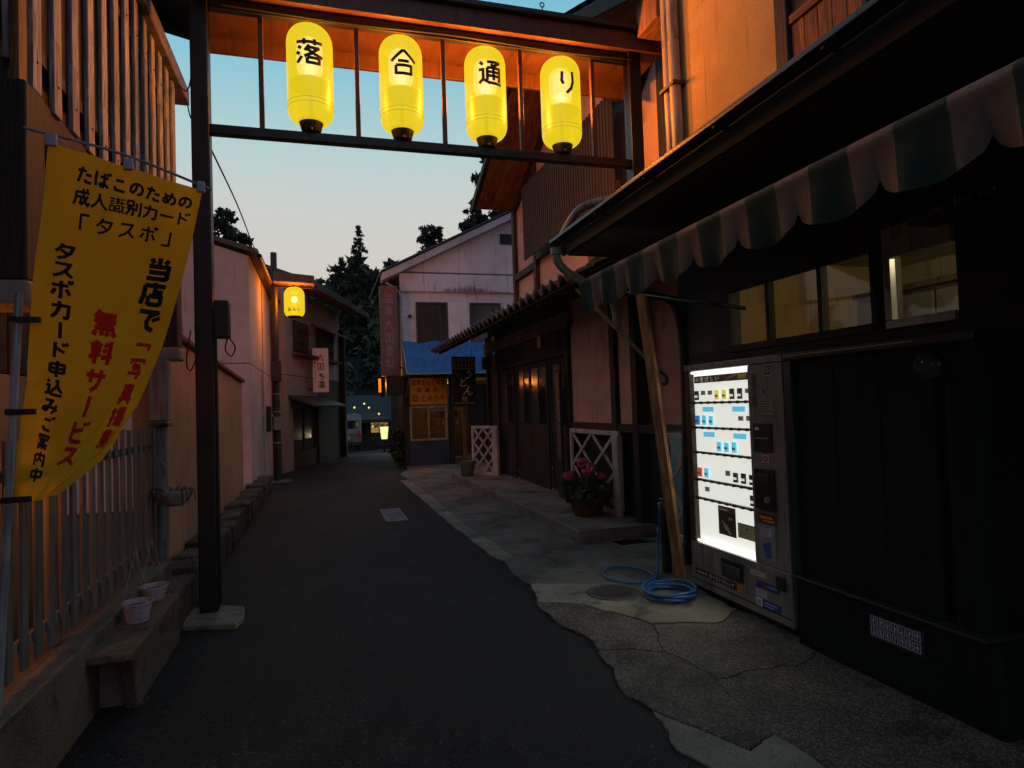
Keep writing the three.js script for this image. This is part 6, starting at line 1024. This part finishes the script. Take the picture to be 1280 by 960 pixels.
  const s = thing('shop_signboard', 'yellow signboard with red and black characters above the lit shop window', 'sign', [2.8, 1.67, Z]);
  part('board', bx(2.28, 3.34, 1.67, 2.42, Z + 0.022, Z + 0.06, 0.006), M.midwood, s);
  const tx = canvasTex(512, 384, (c, w, h) => { c.fillStyle = '#b8841c'; c.fillRect(0, 0, w, h); speckle(c, w, h, 6, 500, '#7a5410'); c.strokeStyle = '#8c1c10'; [...'温泉まんじゅう'].forEach((ch, i) => glyph(c, ch, 20 + i * 68, 26, 62, 80, 1.7)); c.strokeStyle = '#20140a'; [...'製造元'].forEach((ch, i) => glyph(c, ch, 90 + i * 112, 140, 72, 72, 1.3)); c.strokeStyle = '#8c1c10'; [...'とみらや'].forEach((ch, i) => glyph(c, ch, 150 + i * 86, 240, 80, 100, 1.6)); c.fillStyle = '#3a2a18'; c.fillRect(40, 250, 70, 90); c.fillStyle = '#a06a30'; c.fillRect(52, 262, 46, 60); });
  const m = new THREE.Mesh(sheet(1.02, 0.72).translate(0.01, 0.375, 0.0625), mat([1, 1, 1], { map: tx, roughness: 0.7 })); m.name = 'painted_face'; s.add(m);

  const v = thing('upright_sign', 'tall faded pink upright signboard on the corner of the white shop', 'sign', [1.77, 2.45, Z + 0.2]);
  part('box', bx(1.54, 2.0, 2.47, 4.88, Z + 0.1, Z + 0.3, 0.01), painted([0.16, 0.12, 0.12]), v);
  const vt = canvasTex(128, 640, (c, w, h) => { c.fillStyle = '#5a4a4d'; c.fillRect(0, 0, w, h); speckle(c, w, h, 12, 900, '#3a2c30'); speckle(c, w, h, 14, 500, '#8a7476'); c.globalAlpha = 0.25; c.strokeStyle = '#c8a8a4'; [...'温泉大国香製'].forEach((ch, i) => glyph(c, ch, 26, 40 + i * 96, 74, 82, 1.1)); c.globalAlpha = 0.8; c.fillStyle = '#7a3c20'; c.fillRect(40, 6, 60, 46); c.globalAlpha = 1; });
  const vm = new THREE.Mesh(sheet(0.44, 2.36).translate(0, 1.22, 0.102), mat([1, 1, 1], { map: vt, roughness: 0.8 })); vm.name = 'printed_face'; v.add(vm);
  part('arm', [rod([1.9, 4.6, Z + 0.2], [2.2, 4.6, Z - 0.1], 0.02), rod([1.9, 2.7, Z + 0.2], [2.2, 2.7, Z - 0.1], 0.02)], M.darkmetal, v);
  const cab = thing('wall_cabinet', 'black cabinet under the faded upright sign', 'cabinet', [1.9, 2.0, Z]);
  part('cabinet', bx(1.66, 2.1, 1.95, 2.45, Z - 0.1, Z + 0.25, 0.01), M.black, cab);
  const ol = thing('amber_lamp', 'small amber lamp glowing on the left of the upright sign', 'lamp', [1.5, 2.15, Z - 0.1]);
  part('glow_tube', cyl(1.52, 2.05, 2.42, Z - 0.15, 0.035), new THREE.MeshStandardMaterial({ color: lin(0.6, 0.3, 0.05), emissive: lin(1.0, 0.25, 0.02) }), ol);
  part('arm', rod([1.52, 2.2, Z - 0.15], [2.12, 2.2, Z - 0.3], 0.012), M.darkmetal, ol);
  const l = new THREE.PointLight(new THREE.Color(1, 0.3, 0.04), 1.2, 0, 2); l.position.set(0.02, 0.1, -0.05); l.castShadow = true; ol.add(l);
}

// ------------------------------------------------------------------ the far end of the lane
{
  const a = thing('paper_lantern', 'glowing white paper lantern on a low stand at the end of the lane', 'lantern', [2.2, 0, -24.2]);
  part('shade', fin(new THREE.CylinderGeometry(0.17, 0.12, 0.46, 6).translate(2.2, 0.72, -24.2)), new THREE.MeshStandardMaterial({ color: lin(0.1, 0.1, 0.08), emissive: lin(1.1, 1.0, 0.45), roughness: 0.9 }), a);
  part('stand', [cyl(2.2, 0, 0.49, -24.2, 0.05), cyl(2.2, 0.95, 0.98, -24.2, 0.18, 0.16, 6)], M.darkwood, a);
  bulbLight(a, 0, 0.72, 0, 0.5).color.setRGB(1, 0.85, 0.5);
  const s = thing('tube_light', 'upright cool white tube light on a black bracket beyond the inn', 'light', [0.68, 2.8, -23.9]);
  part('tube', cyl(0.69, 2.86, 3.72, -23.9, 0.04), new THREE.MeshStandardMaterial({ color: lin(0.5, 0.5, 0.55), emissive: lin(0.9, 0.95, 1.1) }), s);
  part('fitting', [bx(0.6, 0.65, 2.8, 3.78, -23.93, -23.87), bx(0.6, 0.74, 3.74, 3.78, -23.93, -23.87), bx(0.6, 0.74, 2.8, 2.84, -23.93, -23.87)], M.black, s);
  const tl = new THREE.PointLight(new THREE.Color(0.8, 0.9, 1), 0.4, 0, 2); tl.position.set(0.15, 0.5, 0.12); tl.castShadow = true; s.add(tl);

  // parked van seen from behind
  const y = fall(-33), v = thing('van', 'small pale van parked at the end of the lane, seen from behind', 'van', [1.2, y, -33]);
  const body = prismX([[-35.8, y + 0.3], [-32.5, y + 0.3], [-32.42, y + 0.9], [-32.6, y + 1.6], [-32.8, y + 1.85], [-35.2, y + 1.85], [-35.7, y + 1.3], [-35.9, y + 0.9]], 0.35, 1.85, 0.05);
  part('body', body, painted([0.35, 0.35, 0.37], { roughness: 0.3 }), v);
  part('rear_window', bx(0.5, 1.7, y + 1.15, y + 1.55, -32.56, -32.46, 0.02), M.pane, v);
  part('number_plate', bx(0.95, 1.3, y + 0.62, y + 0.78, -32.45, -32.4), mat([0.6, 0.5, 0.1]), v); part('bumper', bx(0.36, 1.84, y + 0.3, y + 0.5, -32.5, -32.38, 0.03), M.darkmetal, v);
  for (const x of [0.42, 1.66]) part('tail_lamp', bx(x, x + 0.12, y + 0.7, y + 1.05, -32.46, -32.4, 0.01), mat([0.4, 0.04, 0.02], { roughness: 0.2 }), v);
  for (const x of [0.5, 1.7]) for (const z of [-33.1, -35.2]) { const w = part('wheel', fin(new THREE.CylinderGeometry(0.28, 0.28, 0.18, 20).rotateZ(Math.PI / 2).translate(x, y + 0.28, z)), M.black, v); part('rim', fin(new THREE.CylinderGeometry(0.16, 0.16, 0.19, 14).rotateZ(Math.PI / 2).translate(x, y + 0.28, z)), M.alu, w); }

  // houses across the valley road
  const house = (label, x0, x1, z, h, rh, wm, n, lit) => {
    const yy = fall(z), t = thing('far_house', label, 'house', [(x0 + x1) / 2, yy, z]);
    part('wall', bx(x0, x1, yy - 0.3, yy + h, z - 6, z, 0.02), wm, t);
    part('roof', prismX([[z + 0.9, yy + h - 0.15], [z - 3, yy + h + rh], [z - 6.9, yy + h - 0.15], [z - 6.9, yy + h - 0.35], [z - 3, yy + h + rh - 0.2], [z + 0.9, yy + h - 0.35]], x0 - 0.5, x1 + 0.5, 0.02), mat([0.035, 0.042, 0.05], { map: texDirt, roughness: 0.95 }), t);
    for (let i = 0; i < n; i++) { const c = x0 + ((i + 0.5) * (x1 - x0)) / n, w = part('window', bx(c - 0.55, c + 0.55, yy + 0.9, yy + 1.9, z + 0.002, z + 0.06), M.darkwood, t); part('pane', bx(c - 0.48, c + 0.48, yy + 0.97, yy + 1.83, z + 0.061, z + 0.07, 0), lit.includes(i) ? new THREE.MeshStandardMaterial({ color: lin(0.3, 0.25, 0.12), emissive: lin(0.28, 0.17, 0.04) }) : M.pane, w); if (lit.includes(i)) w.name = 'lit_window'; }
    return t;
  };
  house('low dark house with bluish roof and one lit window across the far road', 1.2, 6.5, -38, 1.9, 1.3, M.darkwall, 4, [1]);
  house('darker house with wide roof higher up behind the low house', 0.2, 8.5, -50, 2.7, 1.4, M.darkwall, 5, [0, 3]);
  house('small house high on the wooded slope', 4.6, 7.6, -66, 6.0, 1.0, plaster([0.12, 0.12, 0.13]), 3, [1]);
  const gm = new THREE.MeshStandardMaterial({ color: lin(0.6, 0.5, 0.3), emissive: lin(1.1, 0.85, 0.3) });
  for (const [x, yy, z] of [[1.75, 1.75, -37], [2.3, 1.95, -37.05], [2.55, 1.72, -37.02], [2.75, 0.65, -36.9], [1.35, 1.2, -36.9], [3.1, 1.35, -37.03], [4.05, 1.2, -36.95]]) {
    const l = thing('globe_lamp', 'tiny lit globe lamp on the eaves across the far road', 'lamp', [x, yy, z], 0, 'tiny globe lamps across the far road');
    part('globe', fin(new THREE.SphereGeometry(0.055, 12, 8).translate(x, yy, z)), gm, l); part('bracket', rod([x, yy, z], [x, yy + 0.16, z - 0.1], 0.012), M.black, l);
    const p = new THREE.PointLight(new THREE.Color(1, 0.75, 0.35), 0.12, 0, 2); p.castShadow = true; l.add(p);
  }
}

// ------------------------------------------------------------------ wooded hill and trees
const hillY = (x, z) => { const d = -z - 52 + 0.1 * Math.abs(x); return fall(z) + (d > 0 ? 30 * (1 - Math.exp(-d / 60)) * (0.75 + 0.5 * fbm(x * 0.02 + 5, z * 0.02, 501, 3)) * (1 - 0.004 * Math.max(0, x)) * (0.62 + 0.38 * smooth(x, -12, 6)) : 0); };
{
  const hill = structure('hillside', 'dark wooded hillside beyond the village');
  const g = new THREE.PlaneGeometry(260, 120, 90, 50).rotateX(-Math.PI / 2).translate(10, 0, -112), p = g.attributes.position;
  for (let i = 0; i < p.count; i++) p.setY(i, hillY(p.getX(i), p.getZ(i)) + (fbm(p.getX(i) * 0.3, p.getZ(i) * 0.3, 505, 3) - 0.5) * 1.2);
  g.computeVertexNormals();
  part('slope', fin(g), mat([0.02, 0.026, 0.016], { roughness: 1 }), hill);
}
function conifer(seed, h, r, o = {}) { // trunk and a crown of drooping sprays built from small needle faces
  const R = rng(seed), leaf = [[], []], limb = [], { start = 0.2, gaps = 0.15, dens = 1, droop = 0.35, size = 0.3, round = 1 } = o;
  const tri = (arr, c, s) => { const q = new THREE.Euler(R() * 6.28, R() * 6.28, R() * 6.28), a = V(s, 0, 0).applyEuler(q), b = V(-s * 0.5, s * 0.55, 0).applyEuler(q), d = V(-s * 0.5, -s * 0.55, 0).applyEuler(q); arr.push(c.x + a.x, c.y + a.y, c.z + a.z, c.x + b.x, c.y + b.y, c.z + b.z, c.x + d.x, c.y + d.y, c.z + d.z); };
  const levels = Math.round((h * (1 - start)) / (0.45 / dens));
  for (let k = 0; k < levels; k++) {
    const f = k / levels, y = h * (start + (1 - start) * f), rr = r * Math.pow(1 - f, 0.75 * round) * (0.65 + 0.6 * R()) + 0.08, nb = 5 + Math.round(R() * 3);
    for (let b = 0; b < nb; b++) {
      if (R() < gaps) continue;
      const a = R() * 6.283, L = rr * (0.55 + 0.6 * R()), n = Math.max(4, Math.round((L / size) * 7));
      limb.push([V(0, y, 0), V(Math.cos(a) * L * 0.9, y + L * 0.12 - droop * L, Math.sin(a) * L * 0.9), 0.02 + L * 0.008]);
      for (let i = 0; i < n; i++) { const s = 0.2 + 0.8 * Math.sqrt(R()), w = 0.22 * L * (1.15 - s); const c = V(Math.cos(a) * L * s + (R() - 0.5) * w * 2, y + L * 0.12 * s - droop * L * s * s + (R() - 0.5) * size * 0.8, Math.sin(a) * L * s + (R() - 0.5) * w * 2); for (let q = 0; q < 3; q++) tri(leaf[R() < 0.6 ? 0 : 1], c.clone().add(V((R() - 0.5) * size, (R() - 0.5) * size * 0.7, (R() - 0.5) * size)), size * (0.3 + 0.5 * R())); }
    }
  }
  const geo = (a) => { const g = new THREE.BufferGeometry(); g.setAttribute('position', new THREE.Float32BufferAttribute(a, 3)); g.computeVertexNormals(); return fin(g); };
  return { crown: leaf.map(geo), trunk: merge([fin(new THREE.CylinderGeometry(0.01, 0.018 * h, h * 0.96, 10).translate(0, h * 0.48, 0)), ...limb.map(([a, b, w]) => rod(a.toArray(), b.toArray(), w, 4))]) };
}
function plantTree(name, label, group, spec, x, z, y0 = null) {
  const y = y0 ?? hillY(x, z) - 0.1, t = thing(name, label, 'tree', [x, y, z], 0, group); t.origin = [0, 0, 0];
  const c = part('crown', spec.crown[0], M.needle, t); part('light_sprays', spec.crown[1], M.needle2, c); part('trunk', spec.trunk, M.bark, t);
  return t;
}
plantTree('cedar_tree', 'tall pointed cedar standing above the hillside wood', null, conifer(11, 13.6, 1.9, { start: 0.12, gaps: 0.28, size: 0.32, dens: 1.1 }), 4.3, -72, 8.6);
plantTree('cedar_tree', 'shorter pointed cedar just left of the tall one above the wood', null, conifer(12, 7.6, 1.4, { start: 0.1, gaps: 0.2, size: 0.4 }), 2.6, -76, 12.0);
plantTree('cedar_tree', 'bushy dark cedar rising behind the roof of the white shop', null, conifer(13, 11.3, 2.5, { start: 0.3, gaps: 0.12, size: 0.26, dens: 1.7, round: 0.75 }), 5.45, -32, -0.4);
plantTree('fir_tree', 'ragged tall fir with open branches behind the white shop, beside the noodle shop gable', null, conifer(14, 17.5, 3.0, { start: 0.35, gaps: 0.25, size: 0.3, dens: 1.2, droop: 0.15 }), 9.3, -31, -0.4);
plantTree('fir_tree', 'smaller fir with wispy crown between the two behind the white shop', null, conifer(15, 12.2, 1.7, { start: 0.4, gaps: 0.3, size: 0.26, dens: 1.2, droop: 0.2 }), 7.25, -30, -0.4);
plantTree('pine_tree', 'small rounded pine showing above the roof of the pale house', null, conifer(16, 11.0, 1.7, { start: 0.4, gaps: 0.08, size: 0.24, dens: 2, round: 0.45 }), -3.9, -30, -0.4);
{ // the wood itself: one mass of far trees
  const sp = conifer(31, 9, 2.2, { start: 0.08, gaps: 0.1, size: 0.85, dens: 0.45 }), g = merge([sp.crown[0], sp.crown[1]]), R = rng(99), N = 520;
  const im = new THREE.InstancedMesh(g, mat([1, 1, 1], { roughness: 0.95 }), N), mm = new THREE.Matrix4(), q = new THREE.Quaternion();
  for (let i = 0; i < N; i++) {
    const z = -58 - R() * 100, x = -70 + R() * 150, s = 0.55 + R() * 0.6, w = 0.8 + R() * 0.7;
    q.setFromEuler(new THREE.Euler((R() - 0.5) * 0.1, R() * 6.28, (R() - 0.5) * 0.1));
    mm.compose(V(x, hillY(x, z) - 0.5, z), q, V(s * w, s, s * w)); im.setMatrixAt(i, mm); const k = 0.7 + R() * 0.7; im.setColorAt(i, lin(0.045 * k, 0.066 * k * (0.9 + R() * 0.3), 0.042 * k));
  }
  im.name = 'hillside_wood'; im.userData = { kind: 'stuff', label: 'dark conifer wood covering the hillside', category: 'wood' }; im.castShadow = im.receiveShadow = true; scene.add(im);
  // shrubs at the foot of the slope and beside the white shop
  const shrub = (label, x, y, z, r, h, seed) => { const Q = rng(seed), a = []; for (let i = 0; i < 1500; i++) { const d = V(Q() - 0.5, Q() - 0.5, Q() - 0.5).normalize().multiplyScalar(Math.pow(Q(), 0.45)), s = 0.03 + Q() * 0.06, e = new THREE.Euler(Q() * 6, Q() * 6, Q() * 6), c = V(d.x * r * (1 + 0.3 * Math.sin(d.y * 7 + seed)), h * (0.5 + d.y * 0.5), d.z * r); for (const v of [V(s, 0, 0), V(-s * 0.5, s * 0.6, 0), V(-s * 0.5, -s * 0.6, 0)]) { v.applyEuler(e).add(c); a.push(v.x, v.y, v.z); } } const g = new THREE.BufferGeometry(); g.setAttribute('position', new THREE.Float32BufferAttribute(a, 3)); g.computeVertexNormals(); const t = thing('shrub', label, 'shrub', [x, y, z]); t.origin = [0, 0, 0]; part('foliage', fin(g), M.leaf, t); part('stem', merge([0, 1, 2].map((k) => rod([0, 0, 0], [Math.cos(k * 2.1) * r * 0.4, h * 0.6, Math.sin(k * 2.1) * r * 0.4], 0.02, 5))), M.bark, t); };
  shrub('dark shrub against the corner of the white shop', 1.98, 0, -17.75, 0.2, 1.1, 3);
  shrub('low dark bush across the far road beside the paper lantern', 3.0, fall(-29), -29, 0.9, 1.5, 4);
}
scene.traverse((o) => { if (o.isMesh) { o.castShadow = true; o.receiveShadow = true; } });
renderer.render(scene, camera);
